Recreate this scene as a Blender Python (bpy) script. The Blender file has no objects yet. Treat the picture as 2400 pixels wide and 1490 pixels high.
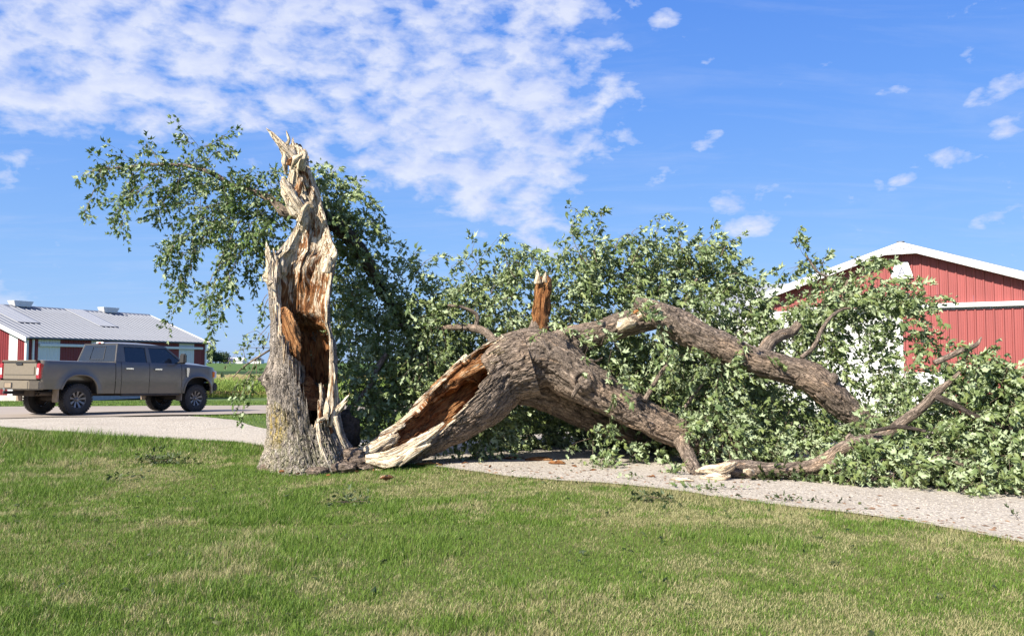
import bpy, math, random
import numpy as np
from mathutils import Vector, Matrix
random.seed(7); rng = np.random.default_rng(7)
R = math.radians
SC = bpy.context.scene
C = SC.collection

# ------------------------------------------------------------------ camera, sky, sun, exposure
FPX, CX, CY, EYE = 2000.0, 1200.0, 745.0, 1.5
PITCH = math.atan(105 / FPX)
cam_d = bpy.data.cameras.new('camera'); cam = bpy.data.objects.new('camera', cam_d); C.objects.link(cam)
cam.location = (0, 0, EYE); cam.rotation_euler = (math.pi/2 + PITCH, 0, 0)
cam_d.sensor_width = 36; cam_d.lens = 36 * FPX / 2400; cam_d.clip_end = 6000; cam_d.clip_start = 0.1
SC.camera = cam
SUN_AZ = Vector((-0.73, -0.68))      # where the sun stands, seen from above
SUN_EL = R(40)
sd = Vector((SUN_AZ.x*math.cos(SUN_EL), SUN_AZ.y*math.cos(SUN_EL), math.sin(SUN_EL))).normalized()
sun_d = bpy.data.lights.new('sun', 'SUN'); sun = bpy.data.objects.new('sun', sun_d); C.objects.link(sun)
sun_d.energy = 5.0; sun_d.angle = R(0.5); sun_d.color = (1.0, 0.93, 0.82)
sun.rotation_euler = sd.to_track_quat('Z', 'Y').to_euler()
SC.view_settings.view_transform = 'Standard'; SC.view_settings.look = 'None'
SC.view_settings.exposure = 1.05; SC.view_settings.gamma = 1.0
SC.cycles.use_denoising = True
SC.cycles.max_bounces = 5; SC.cycles.diffuse_bounces = 2; SC.cycles.transparent_max_bounces = 8

world = bpy.data.worlds.new('World'); SC.world = world; world.use_nodes = True
def make_world():
    nt = world.node_tree; nt.nodes.clear()
    N = nt.nodes.new; L = nt.links.new
    out = N('ShaderNodeOutputWorld'); bg = N('ShaderNodeBackground'); L(bg.outputs[0], out.inputs[0])
    bg.inputs['Strength'].default_value = 0.085
    sky = N('ShaderNodeTexSky'); sky.sky_type = 'NISHITA'; sky.sun_disc = False
    sky.sun_elevation = SUN_EL; sky.sun_rotation = math.atan2(SUN_AZ.x, SUN_AZ.y)
    sky.air_density = 1.0; sky.dust_density = 0.6; sky.ozone_density = 4.0; sky.altitude = 200
    hs = N('ShaderNodeHueSaturation'); hs.inputs['Saturation'].default_value = 1.18
    L(sky.outputs[0], hs.inputs['Color'])
    SKYCOL = N('ShaderNodeMix'); SKYCOL.data_type = 'RGBA'; SKYCOL.inputs['Factor'].default_value = 0.82
    zr = N('ShaderNodeValToRGB'); L(hs.outputs[0], SKYCOL.inputs['A']); L(zr.outputs[0], SKYCOL.inputs['B'])
    tc = N('ShaderNodeTexCoord'); sep = N('ShaderNodeSeparateXYZ'); L(tc.outputs['Generated'], sep.inputs[0])
    def m(op, a, b=None, c=None, clamp=False):
        n = N('ShaderNodeMath'); n.operation = op; n.use_clamp = clamp
        for i, v in enumerate((a, b, c)):
            if v is None: continue
            if isinstance(v, (int, float)): n.inputs[i].default_value = v
            else: L(v, n.inputs[i])
        return n.outputs[0]
    z = m('MAXIMUM', sep.outputs[2], 0.0); zd = m('ADD', z, 0.10)
    u = m('DIVIDE', sep.outputs[0], zd); v = m('DIVIDE', sep.outputs[1], zd)
    K = 5.5
    for i_, (p_, c_) in enumerate([(0.0, (.36, .58, 1.0)), (.12, (.28, .52, 1.0)), (.28, (.17, .395, 1.0)), (.50, (.075, .25, .90)), (1.0, (.03, .12, .60))]):
        e_ = zr.color_ramp.elements
        if i_ > 1: e_.new(p_)
        e_[i_].position = p_; e_[i_].color = (c_[0]*K, c_[1]*K, c_[2]*K, 1)
    L(z, zr.inputs[0])
    cb = N('ShaderNodeCombineXYZ'); L(u, cb.inputs[0]); L(v, cb.inputs[1])
    def noise(scale, det, rough, off, dist=0.0, sx=1.0, sy=1.0, rot=0.0):
        mp = N('ShaderNodeMapping'); mp.inputs['Location'].default_value = off
        mp.inputs['Scale'].default_value = (sx, sy, 1); mp.inputs['Rotation'].default_value = (0, 0, rot)
        L(cb.outputs[0], mp.inputs[0])
        n = N('ShaderNodeTexNoise'); n.inputs['Scale'].default_value = scale; n.inputs['Detail'].default_value = det
        n.inputs['Roughness'].default_value = rough; n.inputs['Distortion'].default_value = dist
        L(mp.outputs[0], n.inputs['Vector']); return n.outputs['Fac']
    def dome(scale, det, rough, off, zs=1.7, dist=0.0):
        mp = N('ShaderNodeMapping'); mp.inputs['Location'].default_value = off; mp.inputs['Scale'].default_value = (1, 1, zs); L(tc.outputs['Generated'], mp.inputs[0])
        n = N('ShaderNodeTexNoise'); n.inputs['Scale'].default_value = scale; n.inputs['Detail'].default_value = det; n.inputs['Roughness'].default_value = rough; n.inputs['Distortion'].default_value = dist
        L(mp.outputs[0], n.inputs['Vector']); return n.outputs['Fac']
    big = noise(1.3, 3, 0.5, (3.1, 1.7, 0))
    puffs = dome(25.0, 6, 0.56, (0.4, 5.0, 0), 1.9, .15)
    fine = dome(6.0, 4, 0.5, (2.4, 0.3, 0), 1.8, .1)
    # bank of cloud: bounded by a curve in the cloud plane
    vl = m('ADD', m('ADD', m('MULTIPLY', u, 2.2), 4.35), m('MULTIPLY', m('MULTIPLY', u, u), 0.83))
    dl = m('SUBTRACT', vl, v)
    mk1 = m('MULTIPLY_ADD', dl, 1.5, 0.2, clamp=True)
    mk2 = m('MULTIPLY_ADD', m('SUBTRACT', 0.26, u), 3.2, 0.55, clamp=True)
    bank = m('MULTIPLY', mk1, mk2)
    wob = m('MULTIPLY', m('SUBTRACT', big, 0.5), 0.55)
    cov = m('ADD', bank, wob)
    def uv(px, py):
        d_ = P(px, py, 1.0)-np.array((0, 0, EYE)); d_ /= np.linalg.norm(d_); return d_[0]/(d_[2]+.1), d_[1]/(d_[2]+.1)
    for px_, py_, ru, rv, am in [(1740, 460, .12, .35, .95), (1800, 490, .10, .22, .6), (1740, 540, .16, .4, .95), (1620, 545, .12, .35, .8), (2220, 370, .10, .18, 1.0), (2370, 300, .10, .22, 1.1), (2345, 210, .07, .16, .9), (2130, 415, .06, .12, .8), (1560, 40, .05, .06, .9), (1520, 430, .10, .12, .7), (2350, 510, .12, .3, .8), (2090, 220, .05, .06, .7), (1660, 330, .06, .12, .6), (60, 235, .15, .10, .5), (250, 295, .15, .10, .6)]:
        u0, v0 = uv(px_, py_)
        a_ = m('DIVIDE', m('SUBTRACT', u, u0), ru); b_ = m('DIVIDE', m('SUBTRACT', v, v0), rv)
        g_ = m('SUBTRACT', 1.0, m('ADD', m('MULTIPLY', a_, a_), m('MULTIPLY', b_, b_)), None, True)
        cov = m('MAXIMUM', cov, m('ADD', m('MULTIPLY', m('SQRT', g_), am*.80), m('MULTIPLY', wob, .4)))
    # threshold drops where the bank is
    t = m('SUBTRACT', 0.640, m('MULTIPLY', cov, 0.270))
    base = m('ADD', m('MULTIPLY', puffs, 0.78), m('MULTIPLY', fine, 0.22))
    dens = m('MULTIPLY', m('SUBTRACT', base, t), 5.6, clamp=True)
    dens = m('POWER', dens, 0.85)
    # thin veil
    veil = noise(2.2, 6, 0.65, (7.0, 2.0, 0), 0.8, 0.5, 1.6, 0.3)
    veil = m('MULTIPLY', m('SUBTRACT', veil, 0.47), 1.5, clamp=True)
    veil = m('MULTIPLY', veil, 0.35)
    hor = m('MULTIPLY', z, 9.0, clamp=True)
    thick = m('MULTIPLY', dens, hor)
    a = m('MAXIMUM', m('MULTIPLY', thick, 0.84), m('MULTIPLY', veil, hor))
    # thin edges are whiter, thick cores a little greyer
    core = dome(25.0, 6, 0.56, (0.406, 5.0, 0.012), 1.9, .15)
    ramp = N('ShaderNodeValToRGB'); ramp.color_ramp.elements[0].position = 0.34; ramp.color_ramp.elements[1].position = 0.66
    ramp.color_ramp.elements[0].color = (3.3, 3.8, 5.6, 1); ramp.color_ramp.elements[1].color = (4.9, 5.1, 5.8, 1)
    L(core, ramp.inputs[0])
    mix = N('ShaderNodeMix'); mix.data_type = 'RGBA'
    L(a, mix.inputs['Factor']); L(SKYCOL.outputs['Result'], mix.inputs['A']); L(ramp.outputs[0], mix.inputs['B'])
    L(mix.outputs['Result'], bg.inputs['Color'])

# ------------------------------------------------------------------ helpers
def P(px, py, Y):
    """point at depth Y (metres ahead) seen at photo pixel px, py"""
    x = (px - CX) / FPX; y = -(py - CY) / FPX
    cp, sp = math.cos(PITCH), math.sin(PITCH)
    d = np.array((x, cp - y * sp, sp + y * cp))
    return np.array((0, 0, EYE)) + d * (Y / d[1])
make_world()
HX = [-1e4, 22, 25, 84, 112, 200, 350, 600, 1500, 6000]
HZ = [0, 0, -0.05, -1.95, -2.35, -0.35, 0.45, 0.9, 1.2, 1.2]
def H(x, y):
    """terrain height"""
    x = np.asarray(x, float); y = np.asarray(y, float)
    z = np.interp(y, HX, HZ)
    near = np.clip((30 - y) / 8, 0, 1)
    z = z + near * (0.03*np.sin(x*0.7+1.3)*np.cos(y*0.55) + 0.018*np.sin(x*1.9)*np.sin(y*1.4+.5)) * np.clip((y-1)/3, 0, 1)
    z = z + 0.16*np.exp(-((x+9.5)/3.2)**2-((y-15.6)/0.8)**2)      # the bank of long grass by the drive
    return z
def G(px, py, off=0.0):
    """ground point under a photo pixel"""
    a = P(px, py, 1.0) - np.array((0, 0, EYE))
    lo, hi = 2.0, 400.0
    t = 2.0
    prev = t
    while t < 900:
        p = np.array((0, 0, EYE)) + a * t
        if p[2] < H(p[0], p[1]): break
        prev = t; t *= 1.02
    lo, hi = prev, t
    for _ in range(30):
        mid = (lo+hi)/2; p = np.array((0, 0, EYE)) + a * mid
        if p[2] < H(p[0], p[1]): hi = mid
        else: lo = mid
    p = np.array((0, 0, EYE)) + a * lo
    p[2] = float(H(p[0], p[1])) + off
    return p

def vnoise(p, seed=0):
    p = np.asarray(p, float); i = np.floor(p).astype(np.int64); f = p - i; f = f*f*(3-2*f)
    def h(dx, dy, dz):
        n = ((i[..., 0]+dx)*374761393 + (i[..., 1]+dy)*668265263 + (i[..., 2]+dz)*1442695041 + seed*974634777) & 0xffffffff
        n = ((n ^ (n >> 13))*1274126177) & 0xffffffff
        n = ((n ^ (n >> 16))*2246822519) & 0xffffffff
        return ((n ^ (n >> 15)) & 0xffff)/65535.0
    fx, fy, fz = f[..., 0], f[..., 1], f[..., 2]
    a = h(0,0,0)*(1-fx)+h(1,0,0)*fx; b = h(0,1,0)*(1-fx)+h(1,1,0)*fx
    c = h(0,0,1)*(1-fx)+h(1,0,1)*fx; d = h(0,1,1)*(1-fx)+h(1,1,1)*fx
    return (a*(1-fy)+b*fy)*(1-fz)+(c*(1-fy)+d*fy)*fz
def fbm(p, o=4, seed=0):
    s = 0; a = .5; t = 0; p = np.asarray(p, float)
    for k in range(o):
        s = s + a*vnoise(p*(2**k), seed+k); t += a; a *= .5
    return s/t

def tag(o, label=None, cat=None, group=None, kind=None):
    if label: o['label'] = label
    if cat: o['category'] = cat
    if group: o['group'] = group
    if kind: o['kind'] = kind
    return o
def empty(name, loc=(0,0,0), rz=0.0):
    o = bpy.data.objects.new(name, None); C.objects.link(o); o.location = tuple(float(v) for v in loc)
    o.rotation_euler = (0, 0, rz); o.empty_display_size = .2
    return o
def link(name, me, mat=None, parent=None, smooth=False):
    o = bpy.data.objects.new(name, me); C.objects.link(o)
    if mat is not None:
        for mm in (mat if isinstance(mat, (list, tuple)) else [mat]): me.materials.append(mm)
    if smooth: me.shade_smooth()
    if parent is not None:
        o.parent = parent
    return o
def to_local(V, parent):
    """world coords -> parent's space (parents here have location and z rotation only)"""
    if parent is None: return V
    m = Matrix.Translation(parent.location) @ parent.rotation_euler.to_matrix().to_4x4()
    mi = np.array(m.inverted())
    V = np.asarray(V, float)
    return V @ mi[:3, :3].T + mi[:3, 3]
def big_mesh(name, V, F, attrs=None):
    """V (n,3), F (m,k) all same k"""
    me = bpy.data.meshes.new(name); V = np.ascontiguousarray(V, np.float32); F = np.ascontiguousarray(F, np.int32)
    me.vertices.add(len(V)); me.vertices.foreach_set('co', V.ravel())
    k = F.shape[1]
    me.loops.add(F.size); me.loops.foreach_set('vertex_index', F.ravel())
    me.polygons.add(len(F)); me.polygons.foreach_set('loop_start', np.arange(0, F.size, k, dtype=np.int32))
    if attrs:
        for an, av in attrs.items():
            av = np.ascontiguousarray(av, np.float32)
            if av.ndim == 1:
                at = me.attributes.new(an, 'FLOAT', 'POINT'); at.data.foreach_set('value', av)
            else:
                at = me.attributes.new(an, 'FLOAT_VECTOR', 'POINT'); at.data.foreach_set('vector', av.ravel())
    me.update(calc_edges=True)
    return me
def grid_faces(ni, nj, closed=False, off=0):
    i, j = np.meshgrid(np.arange(ni-1), np.arange(nj if closed else nj-1), indexing='ij')
    j2 = (j+1) % nj
    return np.stack([i*nj+j, i*nj+j2, (i+1)*nj+j2, (i+1)*nj+j], -1).reshape(-1, 4) + off
class MB:
    """collects shapes; build() links them as one mesh object"""
    def __init__(s): s.v = []; s.f = []
    def add(s, V, F):
        o = len(s.v); s.v += [tuple(map(float, p)) for p in V]; s.f += [tuple(int(a)+o for a in f) for f in F]; return s
    def box(s, x0, x1, y0, y1, z0, z1):
        V = [(x0,y0,z0),(x1,y0,z0),(x1,y1,z0),(x0,y1,z0),(x0,y0,z1),(x1,y0,z1),(x1,y1,z1),(x0,y1,z1)]
        return s.add(V, [(0,3,2,1),(4,5,6,7),(0,1,5,4),(1,2,6,5),(2,3,7,6),(3,0,4,7)])
    def prism(s, poly, a, b, axis='y'):
        """poly in the two other axes, extruded along axis from a to b"""
        n = len(poly)
        def pt(p, t):
            return (p[0], t, p[1]) if axis == 'y' else ((t, p[0], p[1]) if axis == 'x' else (p[0], p[1], t))
        V = [pt(p, a) for p in poly]+[pt(p, b) for p in poly]
        F = [tuple(range(n)), tuple(range(2*n-1, n-1, -1))]+[(i, i+n, (i+1) % n+n, (i+1) % n) for i in range(n)]
        return s.add(V, F)
    def tube(s, pts, rad, n=8, cap=True):
        pts = [np.array(p, float) for p in pts]; m = len(pts)
        if isinstance(rad, (int, float)): rad = [rad]*m
        V = []; e = None
        for i, p in enumerate(pts):
            t = pts[min(i+1, m-1)]-pts[max(i-1, 0)]; t = t/(np.linalg.norm(t)+1e-9)
            if e is None: e = np.cross(t, (0.31, 0.2, 0.93)) if abs(t[2]) < .9 else np.cross(t, (1, 0, 0))
            e = e-t*np.dot(e, t); e /= np.linalg.norm(e)+1e-9; f = np.cross(t, e)
            for k in range(n):
                a = 2*math.pi*k/n; V.append(p+rad[i]*(e*math.cos(a)+f*math.sin(a)))
        F = [(i*n+k, i*n+(k+1) % n, (i+1)*n+(k+1) % n, (i+1)*n+k) for i in range(m-1) for k in range(n)]
        if cap: F += [tuple(range(n-1, -1, -1)), tuple((m-1)*n+k for k in range(n))]
        return s.add(V, F)
    def lathe(s, prof, n=32, axis='y', c=(0,0,0), closed=False):
        """prof: (radius, along axis)"""
        V = []
        for r, t in prof:
            for k in range(n):
                a = 2*math.pi*k/n; u, w = r*math.cos(a), r*math.sin(a)
                p = (u, t, w) if axis == 'y' else ((t, u, w) if axis == 'x' else (u, w, t))
                V.append((p[0]+c[0], p[1]+c[1], p[2]+c[2]))
        m = len(prof); F = [(i*n+k, i*n+(k+1) % n, ((i+1) % m)*n+(k+1) % n, ((i+1) % m)*n+k) for i in range(m if closed else m-1) for k in range(n)]
        return s.add(V, F)
    def mesh(s, name):
        me = bpy.data.meshes.new(name); me.from_pydata(s.v, [], s.f); me.update()
        return me
    def build(s, name, mat, parent=None, smooth=False, bevel=0.0, recalc=True):
        me = s.mesh(name)
        import bmesh
        bm = bmesh.new(); bm.from_mesh(me)
        if bevel: bmesh.ops.bevel(bm, geom=[e for e in bm.edges if len(e.link_faces) == 2 and e.calc_face_angle(0) > .5], offset=bevel, segments=2, affect='EDGES', clamp_overlap=True)
        if recalc: bmesh.ops.recalc_face_normals(bm, faces=bm.faces)
        bm.to_mesh(me); bm.free()
        o = link(name, me, mat, parent)
        if smooth:
            me.shade_smooth()
            try: me.set_sharp_from_angle(angle=R(38))
            except Exception: pass
        return o
def spline(pts, n):
    """catmull-rom through rows of pts -> (n, k)"""
    p = np.array(pts, float)
    d = np.r_[0, np.cumsum(np.linalg.norm(np.diff(p[:, :2], axis=0), axis=1))]; t = np.linspace(0, d[-1], n)
    m = np.gradient(p, d, axis=0) if len(p) > 2 else np.repeat((p[1:]-p[:1])/d[-1], 2, 0)
    i = np.clip(np.searchsorted(d, t, side='right')-1, 0, len(p)-2); h = (d[i+1]-d[i])[:, None]; u = ((t-d[i])[:, None])/h
    return (2*u**3-3*u**2+1)*p[i]+(u**3-2*u**2+u)*h*m[i]+(-2*u**3+3*u**2)*p[i+1]+(u**3-u**2)*h*m[i+1]

# ------------------------------------------------------------------ materials
def new_mat(name):
    m = bpy.data.materials.new(name); m.use_nodes = True; nt = m.node_tree
    b = nt.nodes['Principled BSDF']; return m, nt, b
class NT:
    def __init__(s, nt): s.nt = nt
    def n(s, t, **kw):
        n = s.nt.nodes.new(t)
        for k, v in kw.items(): setattr(n, k, v)
        return n
    def l(s, a, b): s.nt.links.new(a, b)
    def m(s, op, a, b=None, clamp=False):
        n = s.n('ShaderNodeMath', operation=op, use_clamp=clamp)
        for i, v in enumerate((a, b)):
            if v is None: continue
            if isinstance(v, (int, float)): n.inputs[i].default_value = v
            else: s.l(v, n.inputs[i])
        return n.outputs[0]
    def attr(s, name):
        n = s.n('ShaderNodeAttribute', attribute_name=name); return n
    def noise(s, vec, scale, det=4, rough=.55, dist=0.0):
        n = s.n('ShaderNodeTexNoise'); n.inputs['Scale'].default_value = scale; n.inputs['Detail'].default_value = det
        n.inputs['Roughness'].default_value = rough; n.inputs['Distortion'].default_value = dist
        if vec is not None: s.l(vec, n.inputs['Vector'])
        return n.outputs['Fac']
    def mapv(s, vec, sc, loc=(0,0,0)):
        n = s.n('ShaderNodeMapping'); n.inputs['Scale'].default_value = sc; n.inputs['Location'].default_value = loc
        s.l(vec, n.inputs[0]); return n.outputs[0]
    def ramp(s, fac, stops):
        n = s.n('ShaderNodeValToRGB'); e = n.color_ramp.elements
        while len(e) < len(stops): e.new(.5)
        for i, (p, c) in enumerate(stops): e[i].position = p; e[i].color = (*c, 1) if len(c) == 3 else c
        s.l(fac, n.inputs[0]); return n.outputs[0]
    def mix(s, fac, a, b, blend='MIX'):
        n = s.n('ShaderNodeMix', data_type='RGBA', blend_type=blend)
        for key, v in (('Factor', fac), ('A', a), ('B', b)):
            if isinstance(v, (int, float)): n.inputs[key].default_value = v
            elif isinstance(v, tuple): n.inputs[key].default_value = (*v, 1)
            else: s.l(v, n.inputs[key])
        return n.outputs['Result']
    def bump(s, h, strength, dist, b):
        n = s.n('ShaderNodeBump'); n.inputs['Strength'].default_value = strength; n.inputs['Distance'].default_value = dist
        s.l(h, n.inputs['Height']); s.l(n.outputs[0], b.inputs['Normal'])
def coord(t):
    return t.n('ShaderNodeTexCoord').outputs['Object']
def simple(name, col, rough=.6, metal=0.0, var=0.12, scale=6, bump=0.0, spec=None, coat=0, streak=False):
    m, nt, b = new_mat(name); t = NT(nt); c = coord(t)
    f = t.noise(t.mapv(c, (4, 4, .35)) if streak else c, scale, 5, .6)
    lo = tuple(v*(1-var) for v in col); hi = tuple(min(1, v*(1+var)) for v in col)
    t.l(t.ramp(f, [(0.3, lo), (0.7, hi)]), b.inputs['Base Color'])
    b.inputs['Roughness'].default_value = rough; b.inputs['Metallic'].default_value = metal
    if coat: b.inputs['Coat Weight'].default_value = coat
    if spec is not None: b.inputs['Specular IOR Level'].default_value = spec
    if bump: t.bump(t.noise(c, scale*8, 4), bump, .01, b)
    return m

def bark_mat(name, light, dark, warm, lichen=0.0, bump=0.9):
    m, nt, b = new_mat(name); t = NT(nt)
    bk = t.attr('bk').outputs['Vector']; cr = t.attr('crack').outputs['Fac']
    f1 = t.noise(t.mapv(bk, (5, 26, 26)), 1, 6, .65, .3)
    f2 = t.noise(t.mapv(bk, (1.2, 3, 3)), 1, 4, .55)
    f3 = t.noise(t.mapv(bk, (22, 90, 90)), 1, 4, .6)
    col = t.mix(t.m('MULTIPLY', t.m('SUBTRACT', f1, .35), 3.0, True), dark, light)
    col = t.mix(t.m('MULTIPLY', t.m('SUBTRACT', f2, .48), 4.0, True), col, warm)
    wv = t.n('ShaderNodeTexNoise'); wv.inputs['Scale'].default_value = 1; wv.inputs['Detail'].default_value = 3; t.l(t.mapv(bk, (7, 11, 11)), wv.inputs['Vector'])
    ad = t.n('ShaderNodeVectorMath', operation='ADD'); sc1 = t.n('ShaderNodeVectorMath', operation='SCALE'); sc1.inputs['Scale'].default_value = 1.1; t.l(wv.outputs['Color'], sc1.inputs[0])
    t.l(t.mapv(bk, (4.2, 24, 24)), ad.inputs[0]); t.l(sc1.outputs[0], ad.inputs[1])
    def lines(sc, wd):
        n_ = t.noise(t.mapv(ad.outputs[0], (sc, sc, sc)), 1, 2, .5)
        return t.m('SUBTRACT', 1.0, t.m('MULTIPLY', t.m('ABSOLUTE', t.m('SUBTRACT', n_, .5)), wd), True)
    l1 = lines(1.0, 22.0); l2 = lines(2.1, 16.0)
    ln = t.m('MAXIMUM', l1, t.m('MULTIPLY', l2, .7))
    pt_ = t.noise(t.mapv(bk, (2.2, 7, 7), (9, 3, 7)), 1, 5, .65, .5); st_ = t.noise(t.mapv(bk, (.7, 1.6, 1.6), (1, 8, 2)), 1, 4, .6)
    col = t.mix(t.m('MULTIPLY', t.m('SUBTRACT', pt_, .60), 9.0, True), col, tuple(min(1, v*1.25) for v in (warm[0], warm[1]*.93, warm[2]*.82)))
    col = t.mix(t.m('MULTIPLY', t.m('SUBTRACT', st_, .50), 2.6, True), col, tuple(v*.75 for v in dark))
    col = t.mix(t.m('MULTIPLY', ln, .55), col, tuple(v*.35 for v in dark))
    col = t.mix(t.m('MULTIPLY', cr, .8, True), col, tuple(v*.30 for v in dark))  # bark cracks darkened in the colour, like the shade inside them
    if lichen:
        li = t.attr('lichen').outputs['Fac']
        fl = t.noise(t.mapv(bk, (9, 22, 22), (3, 1, 4)), 1, 5, .7)
        gr = t.m('MULTIPLY', t.m('SUBTRACT', fl, .42), 4.0, True)
        lg = t.m('MULTIPLY', gr, t.m('MINIMUM', li, 1.0))
        col = t.mix(t.m('MULTIPLY', lg, .6), col, (.30, .31, .13))
        ly = t.m('MULTIPLY', gr, t.m('SUBTRACT', li, 1.0, True))
        col = t.mix(t.m('MULTIPLY', ly, .85, True), col, (.50, .33, .04))
    t.l(col, b.inputs['Base Color']); b.inputs['Roughness'].default_value = .93; b.inputs['Specular IOR Level'].default_value = .15
    h = t.m('SUBTRACT', t.m('ADD', t.m('MULTIPLY', f1, .7), t.m('MULTIPLY', f3, .4)), t.m('MULTIPLY', ln, .8))
    t.bump(h, bump, .03, b)
    return m
def torn_mat(name):
    """split wood: pale sapwood where 'pale' is high, rusty rotten heartwood where it is low"""
    m, nt, b = new_mat(name); t = NT(nt)
    bk = t.attr('bk').outputs['Vector']; pale = t.attr('pale').outputs['Fac']
    g = t.noise(t.mapv(bk, (2.2, 60, 60)), 1, 5, .6, .15)
    g2 = t.noise(t.mapv(bk, (5, 14, 14)), 1, 5, .7, .4)
    rot = t.ramp(g2, [(0.30, (.11, .040, .016)), (0.45, (.30, .125, .045)), (0.60, (.47, .235, .095)), (0.8, (.60, .37, .19))])
    rot = t.mix(t.m('MULTIPLY', t.m('SUBTRACT', .5, g), 3.0, True), rot, (.10, .038, .016))
    sap = t.ramp(g, [(0.26, (.40, .25, .13)), (0.37, (.70, .53, .33)), (0.5, (.82, .69, .50)), (0.68, (.88, .79, .64))])
    sap = t.mix(t.m('MULTIPLY', t.m('SUBTRACT', g2, .56), 3.5, True), sap, (.42, .24, .11))
    cn = t.noise(t.mapv(bk, (1.3, 26, 26), (5, 2, 1)), 1, 3, .5, .2)
    ck = t.m('SUBTRACT', 1.0, t.m('MULTIPLY', t.m('ABSOLUTE', t.m('SUBTRACT', cn, .47)), 30.0), True)
    sap = t.mix(t.m('MULTIPLY', ck, .5), sap, (.20, .10, .045)); rot = t.mix(t.m('MULTIPLY', ck, .8), rot, (.05, .018, .008))
    k = t.m('ADD', pale, t.m('ADD', t.m('MULTIPLY', t.m('SUBTRACT', g2, .5), 1.3), t.m('MULTIPLY', t.m('SUBTRACT', g, .5), 1.0)))
    k = t.m('MULTIPLY', t.m('SUBTRACT', k, .42), 5.0, True)
    t.l(t.mix(k, rot, sap), b.inputs['Base Color']); b.inputs['Roughness'].default_value = .85
    b.inputs['Specular IOR Level'].default_value = .2
    gf = t.noise(t.mapv(bk, (7, 150, 150)), 1, 3, .6); t.bump(t.m('ADD', t.m('SUBTRACT', t.m('MULTIPLY', gf, .6), t.m('MULTIPLY', ck, .7)), t.m('ADD', t.m('MULTIPLY', g, 1.2), t.m('MULTIPLY', g2, .8))), 1.0, .045, b)
    return m
def leaf_mat(name, top, under, warm):
    m, nt, b = new_mat(name); t = NT(nt)
    v = t.attr('v').outputs['Fac']; geo = t.n('ShaderNodeNewGeometry')
    tp = t.mix(v, tuple(c*.75 for c in top), warm)
    un = t.mix(v, tuple(c*.85 for c in under), tuple(min(1, c*1.12) for c in under))
    col = t.mix(geo.outputs['Backfacing'], tp, un)
    t.l(col, b.inputs['Base Color']); b.inputs['Roughness'].default_value = .5; b.inputs['Specular IOR Level'].default_value = .3
    tr = t.n('ShaderNodeBsdfTranslucent'); t.l(t.mix(.5, col, (.22, .36, .04)), tr.inputs['Color'])
    ms = t.n('ShaderNodeMixShader'); ms.inputs[0].default_value = .18
    out = nt.nodes['Material Output']; t.l(b.outputs[0], ms.inputs[1]); t.l(tr.outputs[0], ms.inputs[2]); t.l(ms.outputs[0], out.inputs[0])
    return m
M = {}
M['bark'] = bark_mat('grey_bark', (.42, .335, .265), (.175, .135, .105), (.44, .32, .23))
M['bark_low'] = bark_mat('lichened_bark', (.52, .46, .40), (.23, .195, .165), (.50, .42, .34), lichen=1)
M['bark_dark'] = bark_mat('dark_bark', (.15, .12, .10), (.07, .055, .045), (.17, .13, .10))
M['torn'] = torn_mat('torn_wood')
M['leaf'] = leaf_mat('maple_leaf', (.135, .205, .078), (.34, .41, .235), (.225, .27, .09))
M['leaf_dark'] = leaf_mat('fresh_maple_leaf', (.080, .150, .038), (.29, .355, .20), (.14, .195, .055))
M['leaf_wilt'] = leaf_mat('wilted_maple_leaf', (.040, .070, .020), (.085, .115, .055), (.09, .10, .035))
M['twig'] = simple('twig_bark', (.16, .115, .085), .9)

def lawn_material():
    m, nt, b = new_mat('lawn_soil'); t = NT(nt); c = coord(t)
    f = t.noise(c, .35, 6, .6); f2 = t.noise(c, 6, 6, .7); f3 = t.noise(c, 40, 3, .6)
    near = t.ramp(f, [(0.35, (.055, .095, .018)), (0.62, (.15, .14, .06))])
    near = t.mix(t.m('MULTIPLY', f2, .6), near, (.10, .12, .03))
    sep = t.n('ShaderNodeSeparateXYZ'); t.l(c, sep.inputs[0]); y = sep.outputs[1]
    mid = t.ramp(f, [(0.3, (.075, .125, .035)), (0.7, (.11, .15, .05))])
    fw = t.mapv(c, (.02, .25, 1)); ff = t.noise(fw, 1, 5, .6)
    soyd = t.ramp(ff, [(0.3, (.022, .045, .018)), (0.7, (.038, .068, .024))])
    soyl = t.ramp(ff, [(0.3, (.055, .105, .030)), (0.7, (.085, .14, .040))])
    col = t.mix(t.m('MULTIPLY', t.m('SUBTRACT', y, 17.0), .25, True), near, mid)
    col = t.mix(t.m('MULTIPLY', t.m('SUBTRACT', y, 100.0), .2, True), col, soyd)
    col = t.mix(t.m('MULTIPLY', t.m('SUBTRACT', y, 195.0), .1, True), col, soyl)
    t.l(col, b.inputs['Base Color']); b.inputs['Roughness'].default_value = .95; b.inputs['Specular IOR Level'].default_value = .1
    t.bump(t.m('ADD', f2, f3), .6, .04, b)
    return m
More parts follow.
